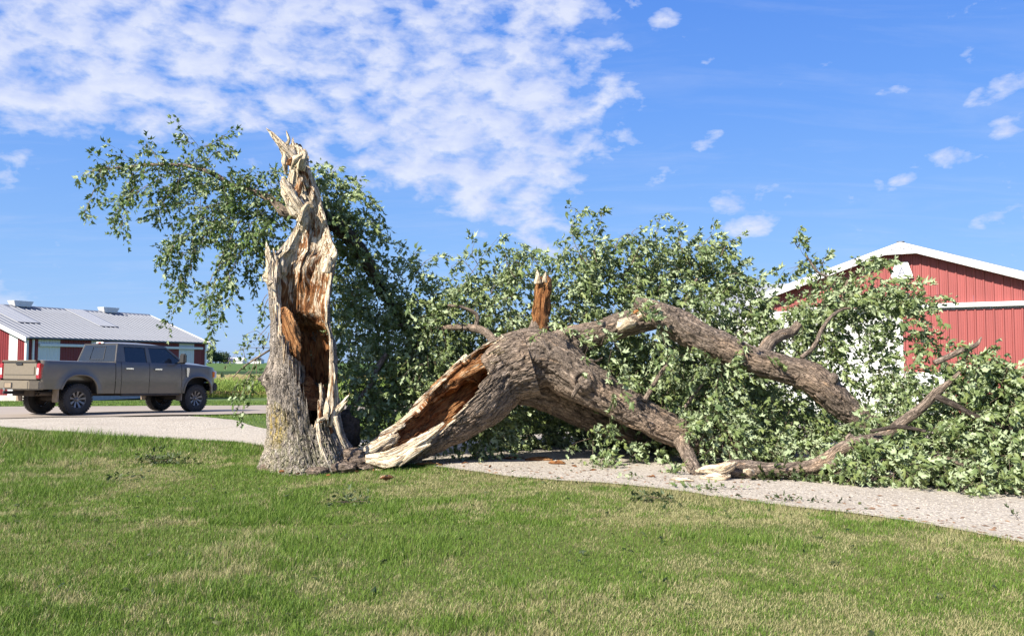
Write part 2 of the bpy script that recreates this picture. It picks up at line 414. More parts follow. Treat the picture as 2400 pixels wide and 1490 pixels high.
def gravel_material():
    m, nt, b = new_mat('crushed_limestone'); t = NT(nt); c = coord(t)
    vo = t.n('ShaderNodeTexVoronoi'); vo.inputs['Scale'].default_value = 42; t.l(c, vo.inputs['Vector'])
    vo2 = t.n('ShaderNodeTexVoronoi'); vo2.inputs['Scale'].default_value = 17; t.l(c, vo2.inputs['Vector'])
    f = t.noise(c, .8, 5, .6); f2 = t.noise(c, 14, 5, .7)
    sepc = t.n('ShaderNodeSeparateColor'); t.l(vo.outputs['Color'], sepc.inputs[0])
    col = t.ramp(sepc.outputs[0], [(0.0, (.28, .245, .20)), (0.5, (.375, .335, .28)), (1.0, (.47, .43, .37))])
    col = t.mix(t.m('MULTIPLY', t.m('SUBTRACT', f, .5), 2.0, True), col, (.27, .23, .185))
    col = t.mix(t.m('MULTIPLY', t.m('SUBTRACT', f2, .62), 4.0, True), col, (.24, .20, .16))
    t.l(col, b.inputs['Base Color']); b.inputs['Roughness'].default_value = .95; b.inputs['Specular IOR Level'].default_value = .1
    h = t.m('ADD', vo.outputs['Distance'], t.m('MULTIPLY', vo2.outputs['Distance'], 1.5))
    t.bump(t.m('MULTIPLY', h, -1.0), .5, .018, b)
    return m
def road_material():
    m, nt, b = new_mat('pale_asphalt'); t = NT(nt); c = coord(t)
    f = t.noise(t.mapv(c, (.3, .9, 1)), 1, 6, .6); f2 = t.noise(c, 9, 6, .7)
    col = t.ramp(f, [(0.3, (.24, .20, .16)), (0.7, (.32, .27, .225))])
    col = t.mix(t.m('MULTIPLY', t.m('SUBTRACT', f2, .55), 2.5, True), col, (.24, .205, .17))
    t.l(col, b.inputs['Base Color']); b.inputs['Roughness'].default_value = .9
    t.bump(f2, .3, .01, b); return m
def grass_material():
    m, nt, b = new_mat('grass_blades'); t = NT(nt); d = t.attr('dry').outputs['Fac']; v = t.attr('v').outputs['Fac']
    gr = t.mix(v, (.066, .135, .018), (.185, .275, .045))
    st = t.mix(v, (.28, .25, .12), (.47, .42, .23))
    col = t.mix(d, gr, st)
    t.l(col, b.inputs['Base Color']); b.inputs['Roughness'].default_value = .55; b.inputs['Specular IOR Level'].default_value = .25
    tr = t.n('ShaderNodeBsdfTranslucent'); t.l(col, tr.inputs['Color'])
    ms = t.n('ShaderNodeMixShader'); ms.inputs[0].default_value = .3
    out = nt.nodes['Material Output']; t.l(b.outputs[0], ms.inputs[1]); t.l(tr.outputs[0], ms.inputs[2]); t.l(ms.outputs[0], out.inputs[0])
    return m
M['lawn'] = lawn_material(); M['gravel'] = gravel_material(); M['road'] = road_material(); M['grass'] = grass_material()
M['stone'] = simple('limestone_chip', (.37, .33, .275), .9, var=.3, scale=3)

# ------------------------------------------------------------------ ground
def build_ground():
    ys = np.r_[np.linspace(-30, 1, 8), np.arange(1.3, 32, .3), np.arange(33, 130, 2.0), np.geomspace(132, 5000, 40)]
    us = np.linspace(-1, 1, 161)
    us = np.sign(us)*np.abs(us)**1.5
    Yg, U = np.meshgrid(ys, us, indexing='ij')
    W = np.maximum(60, np.abs(Yg)*1.6+50)
    X = U*W; V = np.stack([X, Yg, H(X, Yg)], -1).reshape(-1, 3)
    F = grid_faces(len(ys), len(us))[:, ::-1]
    o = link('ground', big_mesh('ground', V, F), M['lawn'], smooth=True)
    me = o.data
    tag(o, kind='structure')
build_ground()
def band(name, A, B, off, mat, nu=60, nv=14, wob=0.0, wfreq=3.0):
    """sheet between two ground polylines (world xy points), draped on the terrain"""
    a = spline([(p[0], p[1]) for p in A], nu); b = spline([(p[0], p[1]) for p in B], nu)
    if wob:
        for q, sd_ in ((a, 1), (b, 5)):
            q[:, 1] += wob*(fbm(np.c_[q[:, 0]*wfreq, q[:, 1]*0, q[:, 0]*0], 4, sd_)-.5)*2
    t = np.linspace(0, 1, nv)[None, :, None]
    XY = a[:, None, :]*(1-t)+b[:, None, :]*t
    Z = H(XY[..., 0], XY[..., 1])+off
    V = np.concatenate([XY, Z[..., None]], -1).reshape(-1, 3)
    me = big_mesh(name, V, grid_faces(nu, nv))
    if me.polygons[0].normal.z < 0:
        me.flip_normals()
    o = link(name, me, mat, smooth=True); tag(o, kind='structure'); return o, a, b
near_edge_px = [(-260, 985), (0, 1003), (330, 1028), (630, 1050), (800, 1068), (960, 1092), (1100, 1106), (1300, 1130), (1600, 1156), (1900, 1197), (2100, 1222), (2400, 1278), (2700, 1345)]
NE = [G(*p) for p in near_edge_px]
far_edge_px = [(-260, 986), (0, 982), (300, 979), (470, 979), (630, 1008), (760, 1030), (900, 1035), (1100, 1030), (1300, 1015), (1600, 1000), (1900, 990), (2150, 1010), (2400, 1040), (2700, 1060)]
FE = [G(*p) for p in far_edge_px]
_, NEa, FEa = band('gravel_drive', NE, FE, .030, M['gravel'], 420, 24, .10, 2.5)
RN = [G(*p) for p in [(-500, 992), (0, 984), (300, 978), (630, 972), (1000, 966), (1500, 960)]]
RF = [G(*p) for p in [(-500, 958), (0, 955), (300, 953.5), (630, 951.5), (1000, 949), (1500, 945)]]
band('road', RN, RF, .050, M['road'], 80, 30)

def path_y(path, x):
    i = np.argsort(path[:, 0]); return np.interp(x, path[i, 0], path[i, 1])
def on_gravel(x, y):
    return (y > path_y(NEa, x)) & (y < path_y(FEa, x))

def dryness(x, y):
    p = np.c_[x*.55, y*.8, x*0]
    a = fbm(p, 4, 11); b = fbm(np.c_[x*3.0, y*2.6, x*0], 4, 4)
    base = .285+.06*np.clip(x+2.0, -4, 4)
    c_ = fbm(np.c_[x*9, y*7, x*0], 3, 14)
    d = (a-.5)*1.9+(b-.5)*2.7+(c_-.5)*1.5+base+.07
    far = np.exp(-((y-11.3)/.9)**2)*np.exp(-((x+1.5)/3.5)**2)*.30
    lt = np.exp(-((y-13.2)/.7)**2)*np.exp(-((x+5.5)/3.0)**2)*.55
    edge = np.exp(-((path_y(NEa, x)-y)/.35)**2)*.28*(x > 4)
    return np.clip(d+far+lt+edge, 0, 1)

def build_grass():
    Vs = []; Fs = []; D = []; Vv = []; off = 0
    def blades(x, y, hgt, wid, seg, lean=.85):
        nonlocal off
        n = len(x); z = H(x, y)
        a = rng.uniform(0, 2*np.pi, n); dx, dy = np.cos(a), np.sin(a)
        la = rng.uniform(0, 2*np.pi, n); lm = rng.uniform(.1, 1, n)*lean*hgt
        lx, ly = np.cos(la)*lm+.10*hgt, np.sin(la)*lm
        dr = dryness(x, y); dry = (rng.uniform(0, 1, n) < dr*.9+.05).astype(float)*rng.uniform(.7, 1, n)
        vv = rng.uniform(0, 1, n)
        hgt = hgt*np.where(dry > .5, .8, 1.0)
        wx, wy = dx*wid/2, dy*wid/2
        B = np.stack([x, y, z-.004], -1)
        w = np.stack([wx, wy, 0*wx], -1)
        tip = B+np.stack([lx, ly, hgt], -1)
        if seg == 1:
            V = np.stack([B-w, B+w, tip], 1); F = np.arange(n*3).reshape(n, 3); k = 3
        else:
            mid = B+np.stack([lx*.32, ly*.32, hgt*.62], -1)
            V = np.stack([B-w, B+w, mid+w*.7, mid-w*.7, tip], 1); k = 5
            b0 = np.arange(n)*5
            F = np.concatenate([np.stack([b0, b0+1, b0+2], -1), np.stack([b0, b0+2, b0+3], -1), np.stack([b0+3, b0+2, b0+4], -1)])
        Vs.append(V.reshape(-1, 3)); Fs.append(F+off); off += n*k
        D.append(np.repeat(dry, k)); Vv.append(np.repeat(vv, k))
    def scatter(n, y0, y1, power, xm=.66):
        u = rng.uniform(0, 1, n); y = y0*(y1/y0)**(u**power)
        x = rng.uniform(-1, 1, n)*(y*xm+.4)
        keep = y < path_y(NEa, x)-.02+rng.normal(0, .03, n)
        # trunk foot
        keep &= ((x+2.9)**2+(y-12.5)**2) > .70**2
        return x[keep], y[keep]
    x, y = scatter(215000, 4.2, 8.5, 1.0)
    g = fbm(np.c_[x*1.4, y*1.4, x*0], 3, 21)
    tall = np.clip((g-.52)*5, 0, 1)
    blades(x, y, (.030+.034*tall+.012*np.exp(-((x+2.4)/1.2)**2))*rng.uniform(.55, 1.35, len(x)), .0035+.002*rng.uniform(0, 1, len(x)), 2)
    x, y = scatter(260000, 8.0, 13.8, 1.0)
    g = fbm(np.c_[x*1.1, y*1.1, x*0], 3, 21)
    tall = np.clip((g-.5)*5, 0, 1)
    blades(x, y, (.035+.035*tall)*rng.uniform(.55, 1.35, len(x)), .0065+.003*rng.uniform(0, 1, len(x)), 1)
    x, y = scatter(150000, 12.5, 22, 1.0, .72)
    k = x < 2; x, y = x[k], y[k]
    g = fbm(np.c_[x*.9, y*.9, x*0], 3, 21)
    d = path_y(NEa, x)-y
    bank = np.exp(-((x+10)/3.5)**2)*np.exp(-((y-15.6)/.9)**2)
    blades(x, y, (.045+.05*np.clip((g-.5)*5, 0, 1)+.17*bank)*rng.uniform(.6, 1.3, len(x)), .011+.004*rng.uniform(0, 1, len(x)), 1)
    # ragged edge of the drive
    n = 26000; i = rng.integers(0, len(NEa), n); x = NEa[i, 0]+rng.normal(0, .15, n); y = path_y(NEa, x)-np.abs(rng.normal(0, .09, n))+.02
    k = np.abs(x) < y*.66+.5; x, y = x[k], y[k]
    blades(x, y, .055*rng.uniform(.5, 1.5, len(x)), .007+0*x, 1, .8)
    V = np.concatenate(Vs); F = np.concatenate(Fs)
    o = link('grass', big_mesh('grass', V, F, {'dry': np.concatenate(D), 'v': np.concatenate(Vv)}), M['grass'])
    tag(o, 'mown lawn grass, green with straw coloured dry patches, in the foreground', kind='stuff')
    # strips between drive and road, and the verge beyond the road
    Vs.clear(); Fs.clear(); D.clear(); Vv.clear(); off = 0
    n = 90000; x = rng.uniform(-9, 16, n); y = rng.uniform(14, 30, n)
    k = (y > path_y(FEa, x)+.03) & (y < path_y(np.array([p[:2] for p in RN]), x)-.03) & (np.abs(x) < y*.64); x, y = x[k], y[k]
    blades(x, y, .06*rng.uniform(.6, 1.4, len(x)), .014+0*x, 1)
    n = 70000; y = rng.uniform(26, 60, n); x = rng.uniform(-.66, .2, n)*y
    k = y > path_y(np.array([p[:2] for p in RF]), x)+.05; x, y = x[k], y[k]
    blades(x, y, .07*rng.uniform(.6, 1.4, len(x)), .03+0*x, 1)
    dd = np.concatenate(D)*.35
    o = link('verge_grass', big_mesh('verge_grass', np.concatenate(Vs), np.concatenate(Fs), {'dry': dd, 'v': np.concatenate(Vv)}), M['grass'])
    tag(o, 'short green grass on both verges of the road', kind='stuff')
build_grass()
def build_gravel_stones():
    n = 16000
    y = 7*(26/7.0)**rng.uniform(0, 1, n); x = rng.uniform(-.66, .66, n)*y
    k = on_gravel(x, y); x, y = x[k], y[k]; n = len(x)
    r = rng.uniform(.006, .017, n)
    tmpl = np.array([(1,0,0),(-.3,.95,0),(-.6,-.8,0),(.1,.1,.8),(.5,.6,.25)]); tf = np.array([(0,4,3),(4,1,3),(1,2,3),(2,0,3),(0,1,4)])
    a = rng.uniform(0, 6.28, n); ca, sa = np.cos(a)[:, None], np.sin(a)[:, None]
    t = tmpl[None]*r[:, None, None]
    V = np.stack([t[..., 0]*ca-t[..., 1]*sa+x[:, None], t[..., 0]*sa+t[..., 1]*ca+y[:, None], t[..., 2]+(H(x, y)+.029)[:, None]], -1)
    F = (tf[None]+(np.arange(n)*5)[:, None, None]).reshape(-1, 3)
    tag(link('gravel', big_mesh('gravel', V.reshape(-1, 3), F), M['stone']), 'loose pale limestone gravel scattered over the drive', kind='stuff')
build_gravel_stones()
exec_marks = []
# ------------------------------------------------------------------ broken standing tree
DA = 12.5
def tabf(tab, k):
    ys = [r[0] for r in tab]; vs = [r[k] for r in tab]
    i = np.argsort(ys); ys = np.array(ys, float)[i]; vs = np.array(vs, float)[i]
    return lambda s: np.interp(s, ys, vs)
def bark_disp(bk, seed=0, amp=1.0, fs=4.5, fr=22):
    """furrowed bark: long plates split by narrow cracks. returns displacement and crack mask"""
    q = bk*np.array((fs, fr, fr)); w = (fbm(bk*np.array((6, 9, 9)), 2, seed+9)-.5)[..., None]*1.6
    n1 = vnoise(q+w, seed); n2 = vnoise(q*2.1+w*1.5+7, seed+3)
    r1 = 1-np.abs(2*n1-1); r2 = 1-np.abs(2*n2-1)
    crack = np.clip((r1-.80)*5, 0, 1)*.8+np.clip((r2-.84)*5, 0, 1)*.45
    lump = fbm(bk*np.array((3, 5, 5)), 3, seed+5)-.5
    d = amp*(-.026*crack+.014*(n2-.5)+.038*lump+.012*(fbm(q*4, 2, seed+6)-.5))
    return d, np.clip(crack, 0, 1)

tree_a = empty('broken_tree', (P(740, 1095, DA)[0], DA, 0))
tag(tree_a, 'standing hollow maple trunk snapped and split open, with leafy limbs still hanging from its top', 'tree')
SIL = [  # photo row, left edge, right edge
 (1125, 604, 868), (1100, 612, 856), (1085, 616, 846), (1050, 628, 828), (1020, 632, 812), (1000, 633, 803), (950, 631, 797), (900, 630, 790), (850, 632, 787), (800, 633, 783),
 (760, 634, 768), (700, 629, 769), (650, 624, 775), (625, 624, 779), (600, 634, 783), (585, 655, 781), (560, 668, 769), (540, 677, 762), (520, 688, 758),
 (500, 690, 752), (480, 688, 745), (460, 680, 738), (440, 667, 735), (420, 659, 728), (400, 664, 718), (380, 663, 712), (360, 658, 713), (345, 652, 712), (330, 648, 700)]
fL, fR = tabf(SIL, 1), tabf(SIL, 2)
TPTS = [(-180, 345), (-150, 348), (-128, 352), (-114, 380), (-104, 395), (-97, 408), (-93, 480), (-90, 575), (-86, 596), (-80, 610), (-72, 625), (-62, 668), (-48, 735), (-33, 800), (-12, 862), (0, 885), (10, 918), (17, 958), (20, 990),
        (24, 998), (29, 975), (34, 988), (40, 950), (48, 935), (56, 962), (62, 948), (68, 900), (76, 840), (84, 700), (90, 610), (93, 520), (98, 440), (106, 400), (120, 370), (150, 352), (180, 345)]
def Tfun(th):
    t = np.interp(th, [a for a, _ in TPTS], [b for _, b in TPTS])+(fbm(np.stack([th*1.7, th*0+3, th*0], -1), 2, 37)-.5)*22
    j = (fbm(np.stack([th*.35, th*0, th*0], -1), 3, 31)-.5)
    sp = np.clip(fbm(np.stack([th*.8, th*0+5, th*0], -1), 2, 33)-.55, 0, 1)*5
    return t+j*np.where(t > 560, 50, 20)-sp*np.where(t > 560, 34, 14)
def hollow():
    nth, ns = 300, 520
    th = np.linspace(-180, 180, nth+1)[:-1]; T = Tfun(th); thr = np.radians(th)
    ctr = lambda s: (fL(s)+fR(s))/2
    rad = lambda s: (fR(s)-fL(s))/2*DA/FPX
    pl = np.vectorize(lambda s: P(0, s, DA)[2])
    zt = np.linspace(290, 1140, 200); zz = np.array([P(0, q, DA)[2] for q in zt])
    zf = lambda s: np.interp(s, zt, zz)
    xf = lambda px: (px-CX)/FPX*DA
    def pos(S, TH, Rr):
        # depth of the shell is kept rounder than the sliver the top narrows to
        dep = np.maximum(Rr, .0)
        cyy = DA+np.interp(S, [345, 520, 600, 1100], [.18, .16, .05, 0])
        return np.stack([xf(ctr(S))+Rr*np.sin(TH), cyy-dep*np.cos(TH), zf(S)], -1)
    s0 = 1128.0
    u = np.linspace(0, 1, ns)[:, None]
    S = s0+(T[None, :]-s0)*u; TH = np.repeat(thr[None, :], ns, 0)
    Rr = rad(S)
    # bark coordinates: arc and height in metres
    z = zf(S)
    bk = np.stack([z*1.0, Rr*np.sin(TH), Rr*np.cos(TH)], -1)
    d, cr = bark_disp(bk, 2, 1.5)
    flare = np.clip((.55-z)/.55, 0, 1)**2
    lobes = np.cos(TH*7+1.2)*.5+np.cos(TH*4+.4)*.5
    d = d+flare*(.07*lobes+.10*(fbm(bk*7, 3, 8)-.5))
    # shallow fluting of the bole
    d = d+.018*np.cos(TH*9+z*.8)*np.clip(1.6-z, 0, 1)
    # the burl on the left side
    bz = zf(np.array(885.0)); g = np.exp(-((TH-R(-62))/.42)**2-((z-bz)/.17)**2)
    d = d+g*(.085+.22*(fbm(bk*11, 4, 12)-.5)); cr = np.clip(cr+g*(fbm(bk*14, 3, 15) > .53)*1.2, 0, 1)
    V = pos(S, TH, Rr+d)
    V = V.reshape(-1, 3)
    # lichen: green low all round, yellow patch front left
    li = np.clip((1.0-z)/.9, 0, .8)*np.clip(np.cos(TH-R(-10))+.3, 0, 1)
    yel = np.exp(-((TH-R(-38))/.42)**2-((z-.62)/.30)**2)
    li = np.where(yel > .3, 1+yel, li)
    me = big_mesh('trunk', to_local(V, tree_a), grid_faces(ns, nth, True), {'bk': bk.reshape(-1, 3), 'crack': cr.ravel(), 'lichen': li.ravel()})
    tr = link('trunk', me, M['bark_low'], tree_a, smooth=True)
    # ---- inside: torn rim, then the rotten inner wall
    nr, ni = 8, 460
    thick = np.interp(th, [-180, -120, -90, -60, 0, 40, 60, 90, 120, 180], [.06, .06, .075, .085, .07, .06, .03, .03, .04, .06])*np.interp(T, [345, 520, 620, 900], [.75, .85, 1.25, 1.0])
    rowsV = []; rowsP = []; rowsB = []
    def inr(s_):
        up_ = np.clip((775-s_)/45, 0, 1)*np.clip(-np.cos(thr)*1.3, 0, 1)
        return rad(s_)-thick-up_*(rad(s_)-thick)*.80
    top_out = S[-1]; Rtop = (Rr+d)[-1]
    for k in range(nr):                      # the broken rim between bark and hollow
        w = k/(nr-1)
        sj = (fbm(np.stack([th*.9, th*0+w*2.5, th*0], -1), 3, 41)-.5)*46*math.sin(math.pi*min(1, w*1.0))
        s_ = top_out+sj*np.interp(T, [345, 600, 1000], [.4, 1, .6]); r_ = Rtop*(1-w)+w*inr(top_out)
        rowsV.append(pos(s_, thr, r_)); rowsP.append(np.full(nth, 1.1-.35*w))
        rowsB.append(np.stack([zf(s_), r_*np.sin(thr), r_*np.cos(thr)], -1))
    send = np.maximum(1012.0, T+8)
    for k in range(1, ni):
        w = k/(ni-1); s_ = T+(send-T)*w; r_ = inr(s_)
        bk_ = np.stack([zf(s_), r_*np.sin(thr), r_*np.cos(thr)], -1)
        q = bk_*np.array((1.6, 15, 15)); n1 = vnoise(q+(fbm(bk_*4, 2, 50)[..., None]-.5), 51)
        rid = 1-np.abs(2*n1-1)
        back = np.clip(-np.cos(thr)+.2, 0, 1)
        dd = (rid-.5)*.07*back+(fbm(bk_*np.array((4, 22, 22)), 4, 52)-.5)*.085+(fbm(bk_*3, 2, 53)-.5)*.09
        # one deep vertical fissure in the back wall, and the low cavity
        px = CX+pos(s_, thr, r_)[..., 0]/DA*FPX
        fis = np.exp(-((px-(722+(s_-640)*-.02+8*np.sin(s_*.035)))/5.0)**2)*np.exp(-((s_-650)/110.0)**2)*(np.cos(thr) < 0)
        cav = np.exp(-((s_-880)/75.0)**2)*np.clip(-np.cos(thr), 0, 1)
        r2 = r_-dd+fis*.14+cav*.04
        fold = np.exp(-((px-668)/9.0)**2)*np.exp(-((s_-690)/70.0)**2)*back*.05
        rowsV.append(pos(s_, thr, np.maximum(r2-fold, .02)))
        pr = np.interp(s_, [345, 400, 440, 470, 500, 520, 545, 580, 620, 650, 700, 740, 780, 830, 870, 1012], [676, 688, 705, 735, 716, 702, 702, 694, 674, 656, 652, 656, 664, 680, 700, 720])
        rimp = np.clip(1-(s_-T)/26, 0, 1)
        right = np.clip((px-(fR(s_)-11))/5, 0, 1)*(s_ > 600)*(s_ < 800)
        bro = np.clip((pr-px)/16+.5, 0, 1)
        rowsP.append(np.maximum(np.maximum(bro*.95, rimp*.8), np.maximum(right*.9, .36*(s_ < 755)+.14*(s_ < 640)+.12*np.exp(-((px-745)/14.0)**2)*(s_ < 740)))); rowsB.append(bk_)
    nrow = len(rowsV)
    me = big_mesh('torn_wood', to_local(np.concatenate(rowsV), tree_a), grid_faces(nrow, nth, True)[:, ::-1], {'bk': np.concatenate(rowsB), 'pale': np.concatenate(rowsP)})
    tw = link('torn_wood', me, M['torn'], tree_a, smooth=True)
    tag(tw, 'pale torn sapwood and rusty brown rotten heartwood inside the split trunk')
hollow()

def chunk_mesh(name, pts, mat, parent=None, n=16, rough=.25, seed=1, pale=.9, flat=.55, px=True, twist=0.0, jag=0.0):
    """a split piece of wood: tapered, uneven. pts rows (px,py,depth,radius px) or world (x,y,z,r)"""
    m = max(10, 5*len(pts)); s = spline(pts, m)
    if px:
        c = np.array([P(a, b, d) for a, b, d, _ in s]); r = s[:, 3]*s[:, 2]/FPX
    else: c = s[:, :3]; r = s[:, 3]
    t = np.gradient(c, axis=0); t /= np.linalg.norm(t, axis=1)[:, None]+1e-9
    f = np.array((0, -1, 0.0)); e = np.cross(t, f); e /= np.linalg.norm(e, axis=1)[:, None]+1e-9; g = np.cross(e, t)
    a = np.linspace(0, 2*np.pi, n, endpoint=False); L = np.r_[0, np.cumsum(np.linalg.norm(np.diff(c, axis=0), axis=1))]
    A = a[None]+twist*L[:, None]
    loc = np.stack([np.repeat(L[:, None], n, 1), np.cos(A)*r[:, None], np.sin(A)*flat*r[:, None]], -1)
    nz = fbm(loc*np.array((5, 45, 45))+seed*13.7, 3, seed)-.5
    k = (1+rough*3*nz)[..., None]
    an_ = np.arange(n); rg = (np.modf(np.sin(an_*12.9898+seed*7.7)*43758.5)[0])
    k = k*(1+.34*rg[None]+.22*np.modf(np.sin(an_*78.2+seed)*9631.1)[0][None]*np.sin(np.linspace(0, 9, m))[:, None])[..., None]
    V = c[:, None]+(e[:, None]*np.cos(A)[..., None]+g[:, None]*np.sin(A)[..., None]*flat)*r[:, None, None]*k
    if jag: V[-1] += (t[-1]*jag*(rng.uniform(-1, 1, (n, 1))))
    F = grid_faces(m, n, True)
    V = V.reshape(-1, 3); V = np.r_[V, c[:1], c[-1:]]; nv = m*n
    me = bpy.data.meshes.new(name)
    caps = [(nv, (k_+1) % n, k_) for k_ in range(n)]+[(nv+1, (m-1)*n+k_, (m-1)*n+(k_+1) % n) for k_ in range(n)]
    VV = to_local(V, parent)
    me.from_pydata([tuple(v) for v in VV.tolist()], [], [tuple(q) for q in F.tolist()]+caps)
    at = me.attributes.new('bk', 'FLOAT_VECTOR', 'POINT'); B = np.r_[loc.reshape(-1, 3), np.zeros((2, 3))]; at.data.foreach_set('vector', np.ascontiguousarray(B, np.float32).ravel())
    at = me.attributes.new('pale', 'FLOAT', 'POINT')
    pv = np.full(len(B), pale, np.float32) if not callable(pale) else np.r_[pale(np.repeat(L/L[-1], n)), pale(np.array([0, 1.0]))].astype(np.float32)
    at.data.foreach_set('value', pv)
    at = me.attributes.new('crack', 'FLOAT', 'POINT')
    me.update()
    return link(name, me, mat, parent, smooth=True)
# top of the tree: beak-like tip, prong, collar
chunk_mesh('splinter', [(698, 392, 12.52, 5), (686, 370, 12.52, 13), (670, 350, 12.5, 11), (654, 332, 12.5, 7), (640, 316, 12.5, 4.5), (624, 301, 12.5, 1)], M['torn'], tree_a, 14, .35, 3, .8)
chunk_mesh('splinter', [(668, 345, 12.55, 5), (677, 330, 12.5, 4), (675, 318, 12.5, 3), (671, 307, 12.5, 1)], M['torn'], tree_a, 8, .2, 4, 1.0)
for pts, sd_, pl_ in [([(670, 410, 12.5, 3), (666, 380, 12.45, 7), (666, 356, 12.5, 5), (660, 340, 12.5, 2)], 5, .8), ([(684, 398, 12.42, 2), (687, 383, 12.38, 6), (694, 371, 12.36, 7), (710, 362, 12.36, 2)], 55, .9),
    ([(706, 400, 12.5, 8), (709, 380, 12.46, 9), (713, 362, 12.46, 7), (714, 350, 12.5, 2)], 56, .85), ([(700, 375, 12.55, 6), (706, 358, 12.55, 8), (700, 346, 12.55, 5), (690, 340, 12.55, 2)], 57, .9), ([(676, 388, 12.4, 5), (679, 378, 12.38, 6), (686, 372, 12.36, 4)], 58, .3),
    ([(663, 414, 12.5, 3), (672, 440, 12.48, 12), (686, 468, 12.48, 17), (703, 495, 12.5, 18), (712, 520, 12.52, 10), (708, 545, 12.55, 2)], 59, 1.0), ([(700, 520, 12.48, 6), (712, 490, 12.46, 7), (722, 478, 12.46, 6), (737, 486, 12.48, 2)], 63, .9), ([(690, 470, 12.5, 6), (700, 440, 12.5, 7), (704, 420, 12.5, 5), (700, 405, 12.5, 1.5)], 64, .4)]:
    chunk_mesh('splinter', pts, M['torn'], tree_a, 18, .45, sd_, pl_, .7)
# spikes along the rim
for pts, sd_, pl_ in [
    ([(632, 655, 12.42, 14), (634, 620, 12.42, 11), (628, 592, 12.42, 6), (624, 567, 12.42, 1)], 6, 1.0),
    ([(646, 650, 12.46, 12), (645, 618, 12.46, 10), (642, 598, 12.46, 6), (641, 582, 12.46, 1.5)], 7, 1.0),
    ([(661, 640, 12.55, 12), (660, 612, 12.55, 9), (658, 592, 12.6, 3)], 8, .9),
    ([(634, 668, 12.2, 9), (624, 658, 12.2, 5), (615, 656, 12.2, 1)], 9, 1.0),
    ([(766, 625, 12.45, 9), (774, 608, 12.42, 11), (783, 592, 12.4, 8), (786, 583, 12.4, 2)], 10, 1.0),
    ([(765, 640, 12.35, 8), (770, 615, 12.35, 7), (768, 596, 12.35, 3)], 11, .8),
    ([(772, 1000, 11.98, 6), (776, 930, 12.02, 7), (777, 880, 12.07, 5), (774, 792, 12.15, 1)], 12, .55),
    ([(787, 985, 12.1, 4), (786, 900, 12.15, 4), (781, 850, 12.2, 1)], 13, .8),
    ([(766, 985, 11.9, 3), (768, 960, 11.9, 6), (768, 932, 11.9, 1)], 14, 1.0),
    ([(752, 990, 11.88, 6), (750, 962, 11.88, 5), (745, 938, 11.9, 1)], 15, .4),
    ([(760, 985, 11.9, 7), (764, 955, 11.9, 4), (765, 932, 11.9, 1)], 16, 1.0),
    ([(776, 1000, 11.95, 3), (785, 968, 11.97, 5), (800, 948, 12.0, 4), (818, 925, 12.05, 1)], 17, 1.0),
    ([(784, 972, 12.0, 2), (800, 952, 12.0, 5), (815, 938, 12.0, 1)], 18, 1.0),
    ([(745, 982, 11.80, 2), (747, 1010, 11.76, 3.6), (752, 1045, 11.72, 3.2), (764, 1075, 11.69, 2.4), (779, 1108, 11.7, .8)], 19, .95),
    ([(760, 978, 11.85, 5), (748, 984, 11.8, 4), (742, 992, 11.78, 2)], 20, .95),
    ([(785, 975, 11.9, 4), (790, 1000, 11.9, 5), (800, 1030, 11.92, 4), (810, 1052, 11.95, 1)], 21, .8)]:
    chunk_mesh('splinter', pts, M['torn'], tree_a, 18, .4, sd_, pl_)
# brown slab of rotten wood standing inside the left wall
chunk_mesh('heartwood_slab', [(660, 722, 12.36, 7), (668, 745, 12.33, 17), (680, 778, 12.3, 20), (690, 808, 12.27, 15), (702, 845, 12.22, 2)], M['torn'], tree_a, 26, .4, 25, .16, .4)
# crumbled rot in the bottom of the cavity
def mound(name, c, r, h, mat, parent, seed=3, pale=.0, n=40):
    a = np.linspace(0, 2*np.pi, n, endpoint=False); rr = np.linspace(0, 1, 16)
    A, Q = np.meshgrid(a, rr, indexing='xy'); x = Q*np.cos(A)*r[0]; y = Q*np.sin(A)*r[1]
    z = h*(1-Q**2)+(fbm(np.stack([x*9, y*9, x*0], -1), 4, seed)-.5)*h*1.5*(1-Q**3)
    V = np.stack([x, y, z], -1).reshape(-1, 3)+np.array(c)
    me = big_mesh(name, to_local(V, parent), grid_faces(16, n, True)[:, ::-1], {'bk': V*1.0, 'pale': np.full(len(V), pale), 'crack': np.zeros(len(V))})
    return link(name, me, mat, parent, smooth=True)
mound('rotten_debris', P(727, 958, 12.6), (.36, .34), .42, M['torn'], tree_a, 3, .12)
# knob of dark bark on the shaded right foot and exposed roots
def knob(name, c, r, mat, parent, seed, amp=.3, pale=0):
    n, m = 32, 20; a = np.linspace(0, 2*np.pi, n, endpoint=False); b = np.linspace(.02, math.pi-.02, m)
    B_, A_ = np.meshgrid(b, a, indexing='ij'); d = np.stack([np.sin(B_)*np.cos(A_), np.sin(B_)*np.sin(A_), np.cos(B_)], -1)
    k = 1+amp*2*(fbm(d*3.2+seed*7.1, 4, seed)-.5)
    V = (d*k[..., None]*np.array(r)).reshape(-1, 3)+np.array(c)
    me = big_mesh(name, to_local(V, parent), grid_faces(m, n, True)[:, ::-1], {'bk': (d*np.array(r)).reshape(-1, 3)*1.3+seed, 'pale': np.full(n*m, pale), 'crack': np.clip((fbm(d.reshape(-1, 3)*8, 3, seed+2)-.55)*5, 0, 1), 'lichen': np.zeros(n*m)})
    return link(name, me, mat, parent, smooth=True)
knob('root_burl', P(812, 1015, 12.75), (.19, .2, .33), M['bark_dark'], tree_a, 3, .35)
